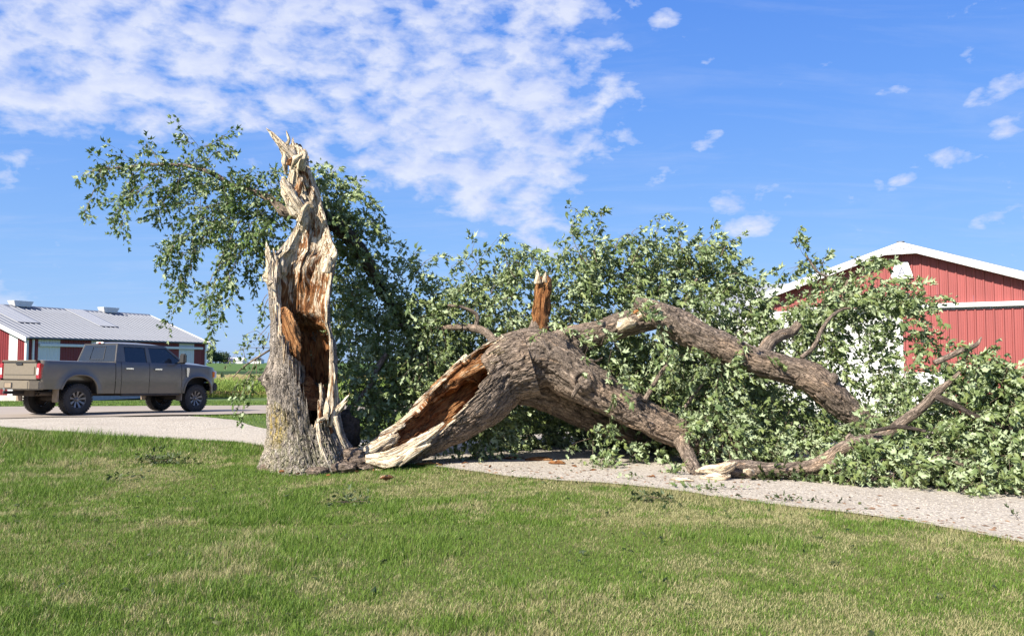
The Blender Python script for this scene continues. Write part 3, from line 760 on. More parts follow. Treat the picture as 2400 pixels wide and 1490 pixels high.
for q, (a, b, d, r) in enumerate([(838, 1080, 12.2, .17), (860, 1092, 12.15, .13), (806, 1092, 11.95, .14), (630, 1096, 12.15, .12), (742, 1104, 11.85, .12), (828, 1062, 12.3, .15)]):
    c = P(a, b, d); knob('root', (c[0], c[1], max(0.0, c[2]-.02)), (r*1.3, r, r*.62), M['bark'], tree_a, 60+q, .42)

# ------------------------------------------------------------------ limbs
def limb_world(pts, n):
    s = spline(pts, n); return np.array([P(a, b, d) for a, b, d, _ in s]), s[:, 3]*s[:, 2]/FPX
def limb(name, pts, mat, parent, n=28, seed=1, amp=.7, world=False, step=.03, label=None):
    pts = np.array(pts, float)
    if world: ln = np.linalg.norm(np.diff(pts[:, :3], axis=0), axis=1).sum()
    else:
        q = np.array([P(a, b, d) for a, b, d, _ in pts]); ln = np.linalg.norm(np.diff(q, axis=0), axis=1).sum()
    m = int(max(6, min(260, ln/step)))
    if world: s = spline(pts, m); c, r = s[:, :3], s[:, 3]
    else: c, r = limb_world(pts, m)
    V, bk = ring_frame(c, r, n)
    d, cr = bark_disp(bk+seed*3.3, seed, amp)
    cc = c[:, None]; dirn = V-cc; dirn /= np.linalg.norm(dirn, axis=-1, keepdims=True)+1e-9
    sc_ = np.clip(r/.15, .15, 1)[:, None]
    V = V+dirn*(d*sc_)[..., None]
    VV = to_local(np.r_[V.reshape(-1, 3), c[:1], c[-1:]], parent); nv = m*n
    F4 = grid_faces(m, n, True)
    me = bpy.data.meshes.new(name)
    caps = [(nv, (k+1) % n, k) for k in range(n)]+[(nv+1, (m-1)*n+k, (m-1)*n+(k+1) % n) for k in range(n)]
    me.from_pydata([tuple(v) for v in VV.tolist()], [], [tuple(f) for f in F4.tolist()]+caps)
    B = np.r_[bk.reshape(-1, 3), np.zeros((2, 3))].astype(np.float32)
    me.attributes.new('bk', 'FLOAT_VECTOR', 'POINT').data.foreach_set('vector', B.ravel())
    me.attributes.new('crack', 'FLOAT', 'POINT').data.foreach_set('value', np.r_[cr.ravel(), 0, 0].astype(np.float32))
    me.update(); o = link(name, me, mat, parent, smooth=True)
    if label: o['label'] = label
    return o
def ring_frame(c, r, n):
    t = np.gradient(c, axis=0); t /= np.linalg.norm(t, axis=1)[:, None]+1e-9
    e = np.cross(t[0], (0.1, 0.95, 0.3)); E = []
    for i in range(len(c)):
        e = e-t[i]*np.dot(e, t[i]); e = e/(np.linalg.norm(e)+1e-9); E.append(e)
    E = np.array(E); Fv = np.cross(t, E); a = np.linspace(0, 2*np.pi, n, endpoint=False)
    V = c[:, None]+r[:, None, None]*(E[:, None]*np.cos(a)[None, :, None]+Fv[:, None]*np.sin(a)[None, :, None])
    L = np.r_[0, np.cumsum(np.linalg.norm(np.diff(c, axis=0), axis=1))]
    bk = np.stack([np.repeat(L[:, None], n, 1), r[:, None]*np.cos(a)[None], r[:, None]*np.sin(a)[None]], -1)
    return V, bk
# limbs of the standing tree
limb('limb', [(748, 560, 13.0, 15), (748, 510, 12.98, 14), (736, 460, 12.95, 14), (720, 415, 12.88, 13), (706, 380, 12.78, 11), (703, 360, 12.7, 9)], M['bark'], tree_a, 24, 2, .5, label='grey barked strip of stem up the right side of the broken top')
limb('limb', [(745, 530, 13.15, 16), (700, 500, 13.15, 17), (668, 498, 13.1, 13), (640, 470, 13.2, 9), (600, 452, 13.3, 8), (545, 435, 13.4, 7), (500, 408, 13.4, 6), (455, 392, 13.5, 5), (380, 386, 13.5, 3.6), (300, 390, 13.5, 2.6), (215, 402, 13.5, 1.5)], M['bark'], tree_a, 14, 3, .5, label='long arching limb reaching left over the barn roof')
limb('limb', [(748, 500, 13.15, 17), (790, 530, 13.1, 18), (835, 575, 13.4, 17), (875, 640, 13.8, 15), (910, 700, 14.2, 13), (960, 780, 14.6, 11), (1010, 860, 14.8, 9), (1040, 960, 14.8, 7)], M['bark_dark'], tree_a, 16, 4, .5, label='dark snapped limb slanting down to the right behind the trunk')
limb('limb', [(1165, 812, 13.0, 11), (1140, 780, 13.3, 10), (1105, 768, 13.5, 9), (1050, 768, 13.7, 7), (1000, 770, 13.9, 5), (930, 760, 14, 3)], M['bark'], tree_a, 12, 5, .5)
limb('limb', [(1115, 768, 13.5, 6), (1118, 740, 13.5, 5), (1090, 722, 13.5, 4), (1050, 715, 13.5, 3)], M['bark'], tree_a, 10, 6, .5)
limb('limb', [(800, 975, 13.1, 4), (840, 935, 13.2, 5), (865, 905, 13.3, 6), (880, 870, 13.4, 7), (905, 830, 13.6, 6)], M['bark'], tree_a, 10, 7, .5)
limb('limb', [(640, 815, 12.9, 2.6), (600, 840, 12.9, 2.2), (570, 860, 12.9, 1.8), (545, 885, 12.9, 1.2)], M['bark'], tree_a, 8, 8, .4)
# ------------------------------------------------------------------ fallen part of the tree
tree_b = empty('fallen_tree', (P(1250, 1000, 12.4)[0], 12.4, 0))
tag(tree_b, 'toppled half of the maple with hollow split butt and forked limbs arching over the gravel', 'fallen tree')
def fused(name, limbs, mat, parent, vox=.022, seed=5, amp=1.1, extra=None):
    """several limbs grown together into one skin, then barked"""
    mb = MB(); Cs = []; Rs = []; Es = []; Fs_ = []; Ls = []; Ts = []
    L0 = 0
    for pts in limbs:
        q = np.array([P(a, b, d) for a, b, d, _ in pts]); ln = np.linalg.norm(np.diff(q, axis=0), axis=1).sum()
        m = int(max(8, ln/.04)); c, r = limb_world(pts, m); mb.tube(list(c), list(r), 20)
        t = np.gradient(c, axis=0); t /= np.linalg.norm(t, axis=1)[:, None]
        e = np.cross(t[0], (0.1, .95, .3)); E = []
        for i in range(m):
            e = e-t[i]*np.dot(e, t[i]); e = e/np.linalg.norm(e); E.append(e)
        E = np.array(E); Cs.append(c); Rs.append(r); Es.append(E); Fs_.append(np.cross(t, E)); Ts.append(t)
        L = np.r_[0, np.cumsum(np.linalg.norm(np.diff(c, axis=0), axis=1))]; Ls.append(L+L0); L0 += 3.7
    me0 = mb.mesh('tmp'); o = bpy.data.objects.new('tmp', me0); C.objects.link(o)
    rm = o.modifiers.new('r', 'REMESH'); rm.mode = 'VOXEL'; rm.voxel_size = vox
    sm = o.modifiers.new('s', 'SMOOTH'); sm.iterations = 9; sm.factor = .6
    dg = bpy.context.evaluated_depsgraph_get(); ev = bpy.data.meshes.new_from_object(o.evaluated_get(dg), depsgraph=dg)
    bpy.data.objects.remove(o); bpy.data.meshes.remove(me0)
    n = len(ev.vertices); V = np.empty(n*3, np.float32); ev.vertices.foreach_get('co', V); V = V.reshape(-1, 3).astype(float)
    N_ = np.empty(n*3, np.float32); ev.vertices.foreach_get('normal', N_); N_ = N_.reshape(-1, 3).astype(float)
    c = np.concatenate(Cs); r = np.concatenate(Rs); E = np.concatenate(Es); F = np.concatenate(Fs_); L = np.concatenate(Ls); T = np.concatenate(Ts)
    bk = np.zeros((n, 3)); rloc = np.zeros(n)
    for i0 in range(0, n, 20000):
        v = V[i0:i0+20000]; D = np.linalg.norm(v[:, None]-c[None], axis=2)/r[None]
        # plain blend of the two nearest so the bark flows round a fork
        k = D.argmin(1); w = v-c[k]
        bk[i0:i0+20000] = np.stack([L[k]+(w*T[k]).sum(1), (w*E[k]).sum(1), (w*F[k]).sum(1)], -1); rloc[i0:i0+20000] = r[k]
    d, cr = bark_disp(bk, seed, amp, 4.0, 20)
    d = d*np.clip(rloc/.2, .4, 1)+(fbm(V*2.2, 3, 77)-.5)*.09*np.clip(rloc/.4, .2, 1)
    if extra is not None:
        dd, cc = extra(V); d = d+dd; cr = np.clip(cr+cc, 0, 1)
    V2 = V+N_*d[:, None]
    ev.vertices.foreach_set('co', np.ascontiguousarray(to_local(V2, parent), np.float32).ravel())
    ev.attributes.new('bk', 'FLOAT_VECTOR', 'POINT').data.foreach_set('vector', bk.astype(np.float32).ravel())
    ev.attributes.new('crack', 'FLOAT', 'POINT').data.foreach_set('value', cr.astype(np.float32))
    ev.materials.clear(); ev.update()
    return link(name, ev, mat, parent, smooth=True)
body = [(1160, 890, 12.6, 64), (1200, 862, 12.6, 73), (1250, 842, 12.6, 74), (1300, 850, 12.55, 61), (1345, 880, 12.5, 54), (1400, 914, 12.45, 47), (1450, 944, 12.4, 43), (1500, 970, 12.35, 39), (1560, 1000, 12.3, 38), (1610, 1020, 12.3, 34), (1660, 1040, 12.35, 27), (1730, 1055, 12.45, 23), (1800, 1070, 12.6, 18), (1880, 1085, 12.8, 12)]
upper = [(1262, 836, 12.6, 46), (1300, 812, 12.65, 35), (1350, 795, 12.65, 34), (1410, 778, 12.6, 31), (1460, 760, 12.55, 30), (1505, 748, 12.5, 31), (1545, 742, 12.5, 28)]
leg = [(1592, 1018, 12.3, 24), (1606, 1052, 11.95, 19), (1618, 1080, 11.6, 17), (1634, 1112, 11.2, 15)]
snag0 = [(1245, 830, 12.75, 40), (1262, 785, 12.75, 28), (1267, 752, 12.75, 22)]
under = [(1215, 905, 12.75, 40), (1262, 915, 13.0, 40), (1330, 945, 13.3, 40), (1400, 980, 13.6, 36), (1470, 1010, 13.8, 30), (1560, 1045, 14.0, 24)]
def knot(V):
    k = P(1368, 893, 12.12); e = np.linalg.norm((V-k)*np.array((1, .8, 1)), axis=1)
    ring = np.exp(-((e-.13)/.05)**2)*.075; hole = -np.exp(-(e/.085)**2)*.10
    k2 = P(1262, 862, 12.1); e2 = V-k2
    crease = np.exp(-((e2[:, 0]*.55+e2[:, 2]*.83)/.05)**2)*np.exp(-(np.linalg.norm(e2, axis=1)/.35)**2)
    return ring+hole-.05*crease, np.exp(-(e/.07)**2)*.9+.35*crease
fused('trunk', [body, upper, leg, snag0, under], M['bark'], tree_b, .021, 5, 1.25, knot)

def butt():
    """the split hollow butt: bark outside below, torn wood and rotten hollow facing up and left"""
    AX = spline([(862, 1078, 12.15, 40), (905, 1052, 12.25, 46), (960, 1028, 12.35, 56), (1050, 966, 12.5, 76), (1120, 916, 12.55, 84), (1185, 868, 12.6, 78), (1245, 850, 12.6, 80)], 120)
    c = np.array([P(a, b, d) for a, b, d, _ in AX]); r = AX[:, 3]*AX[:, 2]/FPX
    spx = np.r_[0, np.cumsum(np.linalg.norm(np.diff(AX[:, :2], axis=0), axis=1))]; LEN = spx[-1]
    ax = np.gradient(c, axis=0); ax /= np.linalg.norm(ax, axis=1)[:, None]
    Fv = np.array((0, -1.0, 0))[None]-ax*(ax @ np.array((0, -1.0, 0)))[:, None]; Fv /= np.linalg.norm(Fv, axis=1)[:, None]
    Sv = np.cross(Fv, ax); Sv *= np.sign(Sv[:, 2])[:, None]
    Lw = np.r_[0, np.cumsum(np.linalg.norm(np.diff(c, axis=0), axis=1))]
    def at(S, arr):
        return np.stack([np.interp(S, spx, arr[:, k]) for k in range(3)], -1)
    nth = 280; th = np.linspace(-180, 180, nth+1)[:-1]; thr = np.radians(th)
    tp = [(-180, 0), (-130, 4), (-95, 34), (-75, 30), (-60, 6), (-50, 20), (-38, 80), (-26, 160), (-14, 235), (0, 300), (14, 350), (28, 384), (48, 400), (70, 405), (88, 372), (96, 300), (104, 235), (112, 150), (122, 70), (135, 10), (180, 0)]
    T = np.interp(th, [a for a, _ in tp], [b for _, b in tp])
    T = np.maximum(T+(fbm(np.stack([th*.30, th*0, th*0], -1), 4, 61)-.5)*60+(fbm(np.stack([th*1.5, th*0+3, th*0], -1), 2, 67)-.5)*30, -14)
    def pos(S, TH, Rr):
        return at(S, c)+Rr[..., None]*(at(S, Sv)*np.sin(TH)[..., None]+at(S, Fv)*np.cos(TH)[..., None])
    ns = 360; u = np.linspace(0, 1, ns)[:, None]; S = LEN+(T[None]-LEN)*u; TH = np.repeat(thr[None], ns, 0)
    rad = lambda s: np.interp(s, spx, r)
    Rr = rad(S); bk = np.stack([np.interp(S, spx, Lw), Rr*np.sin(TH), Rr*np.cos(TH)], -1)
    d, cr = bark_disp(bk+2.2, 7, 1.3, 4.0, 20); d = d+(fbm(bk*2.3, 3, 77)-.5)*.08
    V = pos(S, TH, Rr+d)
    link('trunk_butt', big_mesh('trunk_butt', to_local(V.reshape(-1, 3), tree_b), grid_faces(ns, nth, True)[:, ::-1], {'bk': bk.reshape(-1, 3), 'crack': cr.ravel()}), M['bark'], tree_b, smooth=True)
    thick = np.interp(th, [-180, -140, -60, -25, 10, 60, 90, 130, 160], [.20, .17, .14, .09, .05, .045, .04, .16, .20])*np.clip(rad(T)/.4, .35, 1)
    rows = []; pal = []; bks = []; Rt = (Rr+d)[-1]; top = S[-1]; nr = 8
    for k in range(nr):
        w = k/(nr-1); sj = (fbm(np.stack([th*.7, th*0+w*2.5, th*0], -1), 3, 66)-.5)*34*math.sin(math.pi*w)
        s_ = top+sj; r_ = Rt*(1-w)+w*np.maximum(rad(top)-thick, .03)
        rows.append(pos(s_, thr, r_)); pal.append(np.where(th < 60, 1.15, .62)*(1-.15*w)); bks.append(np.stack([np.interp(s_, spx, Lw), r_*np.sin(thr), r_*np.cos(thr)], -1))
    ni = 330
    for k in range(1, ni):
        w = k/(ni-1); s_ = T+(LEN-4-T)*w; r_ = np.maximum(rad(s_)-thick, .03)
        b_ = np.stack([np.interp(s_, spx, Lw), r_*np.sin(thr), r_*np.cos(thr)], -1)
        q = b_*np.array((1.4, 13, 13)); n1 = vnoise(q+(fbm(b_*4, 2, 70)[..., None]-.5)*1.5, 71); rid = 1-np.abs(2*n1-1)
        dd = (rid-.5)*.085+(fbm(b_*np.array((4, 22, 22)), 4, 72)-.5)*.08+(fbm(b_*2.6, 2, 73)-.5)*.12
        rows.append(pos(s_, thr, np.maximum(r_-dd, .02)))
        low = np.exp(-((th+45)/50.0)**2)*np.clip(1.5-s_/260, 0, 1)      # pale sweep along the lower side
        tip = np.clip(1-(s_-55)/60, 0, 1)*.8
        rimp = np.clip(1-(s_-T)/22, 0, 1)*(th < 70)
        upper_pale = np.exp(-((th-112)/16.0)**2)*np.clip(1-(s_-T)/60, 0, 1)*.55
        pal.append(np.maximum.reduce([low*1.1, tip, rimp*.9, upper_pale])); bks.append(b_)
    link('torn_wood', big_mesh('torn_wood', to_local(np.concatenate(rows), tree_b), grid_faces(len(rows), nth, True), {'bk': np.concatenate(bks), 'pale': np.concatenate(pal)}), M['torn'], tree_b, smooth=True)
butt()
for pts, sd_, pl_ in [
    ([(1000, 935, 12.75, 13), (1042, 900, 12.75, 20), (1090, 868, 12.7, 26), (1140, 845, 12.65, 20), (1185, 815, 12.6, 7)], 31, .30),
    ([(1045, 885, 12.8, 6), (1062, 868, 12.8, 8), (1085, 848, 12.8, 9), (1098, 834, 12.8, 6)], 32, .95),
    ([(1040, 905, 12.7, 7), (1052, 896, 12.7, 8), (1060, 885, 12.7, 4)], 33, .95),
    ([(1098, 840, 12.75, 8), (1118, 848, 12.7, 9), (1130, 852, 12.7, 4)], 34, .5),
    ([(845, 1062, 12.35, 12), (870, 1055, 12.3, 17), (905, 1036, 12.3, 15), (935, 1018, 12.3, 5)], 35, .9),
    ([(858, 1074, 12.1, 8), (900, 1072, 12.0, 13), (950, 1052, 12.0, 14), (1000, 1022, 12.05, 10), (1040, 990, 12.1, 3)], 36, .95),
    ([(880, 1086, 11.95, 5), (915, 1086, 11.9, 9), (945, 1072, 11.9, 8), (975, 1050, 11.95, 4)], 37, .9),
    ([(935, 1092, 11.9, 3), (948, 1078, 11.9, 7), (975, 1060, 11.92, 8), (1010, 1040, 11.95, 3)], 38, 1.0),
    ([(1160, 815, 12.5, 3), (1176, 800, 12.5, 6), (1180, 792, 12.5, 5), (1176, 783, 12.5, 1.5)], 39, .95)]:
    chunk_mesh('splinter', pts, M['torn'], tree_b, 22, .45, sd_, pl_, .6)
# stub of dead limb pointing up from the fork
chunk_mesh('dead_stub', [(1266, 775, 12.7, 17), (1266, 740, 12.7, 19), (1268, 705, 12.7, 20), (1272, 675, 12.7, 19), (1273, 655, 12.7, 15), (1271, 648, 12.7, 9)], M['torn'], tree_b, 26, .3, 44, -.05, .9)['label'] = 'rusty red rotten stub pointing up from the fork'
for pts, sd_ in [([(1262, 665, 12.55, 8), (1261, 645, 12.55, 5), (1259, 632, 12.55, 1)], 45), ([(1275, 662, 12.5, 7), (1276, 648, 12.5, 5), (1279, 638, 12.5, 2)], 46)]:
    chunk_mesh('splinter', pts, M['torn'], tree_b, 10, .3, sd_, .8)
# patches of bare wood at the break of the upper limb
chunk_mesh('torn_break', [(1448, 772, 12.30, 7), (1468, 760, 12.26, 14), (1486, 756, 12.28, 9), (1492, 752, 12.3, 3)], M['torn'], tree_b, 16, .25, 47, 1.1, .5)
chunk_mesh('torn_break', [(1495, 745, 12.32, 6), (1520, 735, 12.3, 11), (1550, 742, 12.3, 8), (1562, 748, 12.3, 3)], M['torn'], tree_b, 16, .3, 48, .75, .5)
chunk_mesh('torn_break', [(1480, 740, 12.4, 4), (1500, 730, 12.35, 9), (1530, 722, 12.3, 8), (1548, 728, 12.3, 3)], M['torn'], tree_b, 16, .3, 49, .15, .5)
limb('broken_limb', [(1488, 706, 12.35, 11), (1510, 716, 12.33, 18), (1545, 735, 12.3, 28), (1590, 762, 12.3, 37), (1640, 790, 12.25, 36), (1700, 817, 12.2, 34), (1760, 842, 12.15, 33), (1820, 860, 12.1, 33), (1870, 872, 12.05, 36), (1915, 897, 12.0, 37), (1950, 928, 12.0, 35), (1990, 962, 12.0, 31), (2045, 1004, 12.0, 28)], M['bark'], tree_b, 64, 12, 1.2, step=.015, label='long upper limb snapped at its crook and leaning down to the right')
limb('limb', [(1940, 895, 11.9, 14), (1953, 885, 11.85, 15), (1958, 878, 11.82, 9)], M['bark'], tree_b, 18, 13, .8)
limb('limb', [(1790, 825, 12.15, 17), (1805, 800, 12.2, 16), (1830, 785, 12.25, 14), (1855, 778, 12.3, 12), (1872, 758, 12.3, 10)], M['bark'], tree_b, 20, 14, .9, step=.02)
limb('limb', [(1878, 838, 12.1, 6), (1905, 815, 12.1, 5.5), (1925, 775, 12.15, 5), (1945, 745, 12.2, 4.5), (1975, 725, 12.3, 3.5), (2010, 722, 12.4, 2)], M['bark'], tree_b, 10, 15, .6)
limb('limb', [(1510, 940, 12.2, 7), (1530, 905, 12.2, 5.5), (1555, 865, 12.2, 4.5), (1590, 830, 12.3, 3)], M['bark'], tree_b, 10, 16, .6)
limb('limb', [(1375, 862, 12.3, 4), (1380, 845, 12.3, 3.5), (1400, 845, 12.3, 2.5), (1412, 838, 12.3, 2)], M['bark'], tree_b, 8, 17, .5)
limb('limb', [(1605, 955, 12.3, 4), (1630, 920, 12.3, 4), (1650, 895, 12.3, 3)], M['bark'], tree_b, 8, 18, .5)
knob('burl', P(1372, 897, 12.16), (.115, .08, .12), M['bark'], tree_b, 9, .5)
limb('limb', [(1342, 930, 12.05, 4), (1350, 915, 12.02, 6), (1358, 900, 12.02, 7)], M['bark'], tree_b, 10, 19, .5)
for pts in [[(1400, 700, 13.6, 3), (1385, 640, 13.7, 2.5), (1370, 590, 13.8, 2)], [(1385, 690, 13.6, 3), (1420, 660, 13.6, 2.5), (1440, 645, 13.6, 2)], [(1520, 665, 13.8, 2.5), (1570, 650, 13.8, 2.5), (1620, 650, 13.8, 2)], [(1600, 720, 13.3, 6), (1610, 700, 13.3, 5), (1625, 670, 13.5, 4), (1640, 640, 13.6, 3)], [(1500, 600, 13.9, 2.5), (1480, 620, 13.9, 3), (1460, 660, 13.8, 3)], [(1990, 660, 12.9, 10), (1980, 700, 12.8, 11), (1972, 740, 12.7, 11)], [(1960, 655, 12.9, 3), (1920, 640, 12.9, 3), (1890, 600, 12.9, 2)]]:
    limb('limb', pts, M['bark'], tree_b, 8, 20, .4)

# ------------------------------------------------------------------ the torn-off branch lying on the drive
branch = empty('fallen_branch', (P(1850, 1090, 11.0)[0], 11.0, 0))
tag(branch, 'torn-off maple branch with pale split end lying along the gravel, leafy towards the right', 'branch')
limb('branch_wood', [(1690, 1105, 11.08, 15), (1715, 1100, 11.08, 23), (1745, 1100, 11.08, 22), (1800, 1101, 11.03, 18), (1860, 1099, 10.99, 16), (1910, 1092, 10.94, 17), (1945, 1075, 10.89, 19), (1975, 1052, 10.85, 17), (2015, 1037, 10.80, 15), (2070, 1022, 10.75, 13), (2120, 985, 10.71, 12), (2160, 955, 10.66, 11), (2195, 920, 10.61, 10), (2225, 895, 10.61, 6), (2250, 872, 10.61, 4)], M['bark'], branch, 34, 22, 1.0, step=.02)
limb('limb', [(1940, 1080, 10.89, 13), (1960, 1098, 10.75, 12), (1974, 1110, 10.66, 11)], M['bark'], branch, 20, 23, .9)
limb('limb', [(2000, 1040, 10.85, 10), (1990, 1030, 10.85, 11), (1998, 1020, 10.85, 9)], M['bark'], branch, 14, 27, .9)
chunk_mesh('cut_end', [(1972, 1110, 10.64, 7), (1977, 1111, 10.60, 6.5), (1979, 1112, 10.58, 4)], M['torn'], branch, 12, .1, 51, 1.1, .9)
for pts, sd_ in [([(1630, 1104, 10.98, 3), (1655, 1102, 10.92, 12), (1685, 1105, 10.88, 15), (1712, 1094, 10.88, 13), (1728, 1084, 10.88, 3)], 52), ([(1640, 1118, 10.92, 2.5), (1665, 1118, 10.86, 7), (1692, 1120, 10.82, 8), (1712, 1114, 10.84, 3)], 53), ([(1690, 1100, 10.85, 6), (1708, 1090, 10.85, 7), (1724, 1082, 10.86, 2)], 54), ([(1742, 1103, 10.83, 4), (1755, 1104, 10.80, 8), (1768, 1106, 10.83, 4)], 55)]:
    chunk_mesh('torn_wood', pts, M['torn'], branch, 14, .25, sd_, 1.1, .6)
limb('limb', [(2190, 928, 10.61, 8), (2230, 945, 10.47, 8), (2280, 972, 10.38, 7), (2340, 995, 10.29, 6), (2420, 1018, 10.19, 5)], M['bark_dark'], branch, 12, 24, .6)
limb('limb', [(2190, 850, 10.66, 7), (2225, 835, 10.66, 7), (2260, 818, 10.66, 6), (2290, 806, 10.66, 5), (2300, 790, 10.66, 2)], M['bark'], branch, 12, 25, .6)
limb('limb', [(2150, 1080, 10.47, 5), (2210, 1070, 10.38, 5), (2255, 1090, 10.29, 5), (2295, 1120, 10.19, 4)], M['bark'], branch, 10, 26, .6)
limb('limb', [(2000, 1120, 10.47, 6), (2030, 1126, 10.38, 5), (2055, 1121, 10.29, 3)], M['bark_dark'], branch, 10, 28, .6)
limb('limb', [(2040, 1010, 10.66, 4), (2110, 1000, 10.47, 5), (2170, 1010, 10.38, 4)], M['bark_dark'], branch, 10, 29, .6)
# ------------------------------------------------------------------ leaves
LT = np.array([(0, 0, 0), (.30, .16, -.10), (.19, .30, .02), (.42, .68, -.14), (.17, .60, .02), (0, 1.02, -.16), (-.17, .60, .02), (-.42, .64, -.14), (-.19, .30, .02), (-.30, .12, -.10), (0, .38, .05)])
LF = np.array([(10, i, (i+1) % 10) for i in range(10)])
LT2 = np.array([(0, 0, 0), (.40, .18, -.1), (.20, .42, 0), (.42, .66, -.1), (0, 1.0, -.12), (-.42, .66, -.1), (-.20, .42, 0), (-.40, .18, -.1)])
LF2 = np.array([(0, 1, 2), (0, 2, 6), (0, 6, 7), (2, 3, 4), (2, 4, 6), (6, 4, 5)])
class Leaves:
    def __init__(s): s.o = []; s.a = []; s.n = []; s.sz = []; s.tw = []
    def spray(s, o, d, length, nleaf, size, droop, wind):
        """a leafy twig: starts at o, runs along d, sags"""
        n = nleaf//2+1; t = np.linspace(.12, 1, n); bn = rng.normal(0, .6, 3)+np.array((-.25, -.45, .35)); bs = 1 if rng.random() < .5 else -1
        d = d/np.linalg.norm(d)
        pts = o[None]+d[None]*(t*length)[:, None]+np.array((0, 0, -1.0))[None]*(droop*length*t**2)[:, None]
        s.tw.append((o, pts[n//2], pts[-1]))
        tan = d+np.array((0, 0, -2*droop*.6)); tan /= np.linalg.norm(tan)
        for side in (-1, 1):
            k = rng.normal(0, 1, (n, 3)); pr = np.cross(np.broadcast_to(tan, (n, 3)), k); pr /= np.linalg.norm(pr, axis=1)[:, None]+1e-9
            ax = pr*.75+tan[None]*.6+np.array(wind)[None]*1.3+rng.normal(0, .25, (n, 3)); ax /= np.linalg.norm(ax, axis=1)[:, None]
            pet = rng.uniform(.02, .055, n)[:, None]
            s.o.append(pts+ax*pet); s.a.append(ax); nn = (rng.normal(0, .42, (n, 3))+bn)*bs*rng.choice([-1, 1], (n, 1), p=[.2, .8])
            s.n.append(nn); s.sz.append(size*rng.uniform(.42, 1.12, n))
    def clump(s, px, py, rx, ry, dep, rd, dens=1.0, size=.115, droop=.45, wind=(.25, 0, -.35), out=1.0):
        n = int(rx*ry/66*dens)
        c0 = P(px, py, dep); k = dep/FPX
        for _ in range(n):
            v = rng.normal(0, 1, 3); v /= np.linalg.norm(v); rr = rng.uniform(0, 1)**(1/2.4)
            q = c0+v*rr*np.array((rx*k, rd, ry*k))*.92
            if q[2] < .05: q[2] = rng.uniform(.04, .14)
            dirn = v*out*np.array((1, .6, .8))+rng.normal(0, .55, 3)+np.array((0, 0, .18))
            s.spray(q, dirn, rng.uniform(.20, .42), int(rng.integers(6, 13)), size, droop*rng.uniform(.4, 1.4), wind)
    def along(s, pts, every=.09, spread=.5, size=.115, droop=.5, wind=(0, 0, -.3), nl=(6, 11), length=(.16, .34), skip=.0):
        q = spline(pts, 60); c = np.array([P(a, b, d) for a, b, d in q]); L = np.r_[0, np.cumsum(np.linalg.norm(np.diff(c, axis=0), axis=1))]
        n = max(2, int(L[-1]*(1-skip)/every)); tt = np.linspace(L[-1]*skip, L[-1], n)
        s.tw.append(tuple(c[i] for i in (0, 15, 30, 45, 59)))
        for t in tt:
            p = np.array([np.interp(t, L, c[:, k]) for k in range(3)]); p2 = np.array([np.interp(min(t+.1, L[-1]), L, c[:, k]) for k in range(3)])
            tan = p2-p; tan = tan/(np.linalg.norm(tan)+1e-6) if np.linalg.norm(tan) > 1e-4 else (c[-1]-c[-4])/np.linalg.norm(c[-1]-c[-4])
            s.spray(p+rng.normal(0, .02, 3), tan*.8+rng.normal(0, spread, 3), rng.uniform(*length), int(rng.integers(*nl)), size, droop*rng.uniform(.3, 1.3), wind)
    def build(s, parent, mat, label=None, simple_=False):
        o = np.concatenate(s.o); a = np.concatenate(s.a); n = np.concatenate(s.n); sz = np.concatenate(s.sz)
        keep = o[:, 2] > H(o[:, 0], o[:, 1])+.02
        o, a, n, sz = o[keep], a[keep], n[keep], sz[keep]
        n = n-a*(n*a).sum(1)[:, None]; n /= np.linalg.norm(n, axis=1)[:, None]+1e-9; x = np.cross(a, n)
        T_, F_ = (LT2, LF2) if simple_ else (LT, LF)
        t = np.repeat(T_[None], len(o), 0).copy()
        fold = rng.uniform(-.1, 1.1, len(o))[:, None]; curl = rng.uniform(-.2, .9, len(o))[:, None]
        t[..., 2] += -np.abs(t[..., 0])*fold-curl*t[..., 1]**2*.6
        t[..., 0] *= rng.uniform(.5, 1.0, len(o))[:, None]
        t = t+rng.normal(0, .045, t.shape)
        t = t*sz[:, None, None]
        V = o[:, None]+x[:, None]*t[..., 0:1]+a[:, None]*t[..., 1:2]+n[:, None]*t[..., 2:3]
        m = len(T_); F = (F_[None]+(np.arange(len(o))*m)[:, None, None]).reshape(-1, 3)
        vv = np.repeat(np.clip(rng.normal(.4, .25, len(o)), 0, 1), m)
        lv = link('leaves', big_mesh('leaves', to_local(V.reshape(-1, 3), parent), F, {'v': vv}), mat, parent)
        tag(lv, label, kind='stuff')
        # twigs as thin three-sided stalks
        Vt = []; Ft = []; off = 0
        for pl in s.tw:
            m_ = len(pl); r0 = .0035 if m_ == 3 else .008
            for i, p in enumerate(pl):
                r = r0*(1-.7*i/(m_-1))
                Vt += [p+np.array((r, 0, 0)), p+np.array((-r*.5, 0, r*.87)), p+np.array((-r*.5, r, -r*.5))]
            for i in range(m_-1):
                b = off+i*3
                for k in range(3): Ft.append((b+k, b+(k+1) % 3, b+3+(k+1) % 3, b+3+k))
            off += m_*3
        tw = link('twigs', big_mesh('twigs', to_local(np.array(Vt), parent), np.array(Ft)), M['twig'], parent); tag(tw, kind='stuff')
        return len(o)
cnt = []
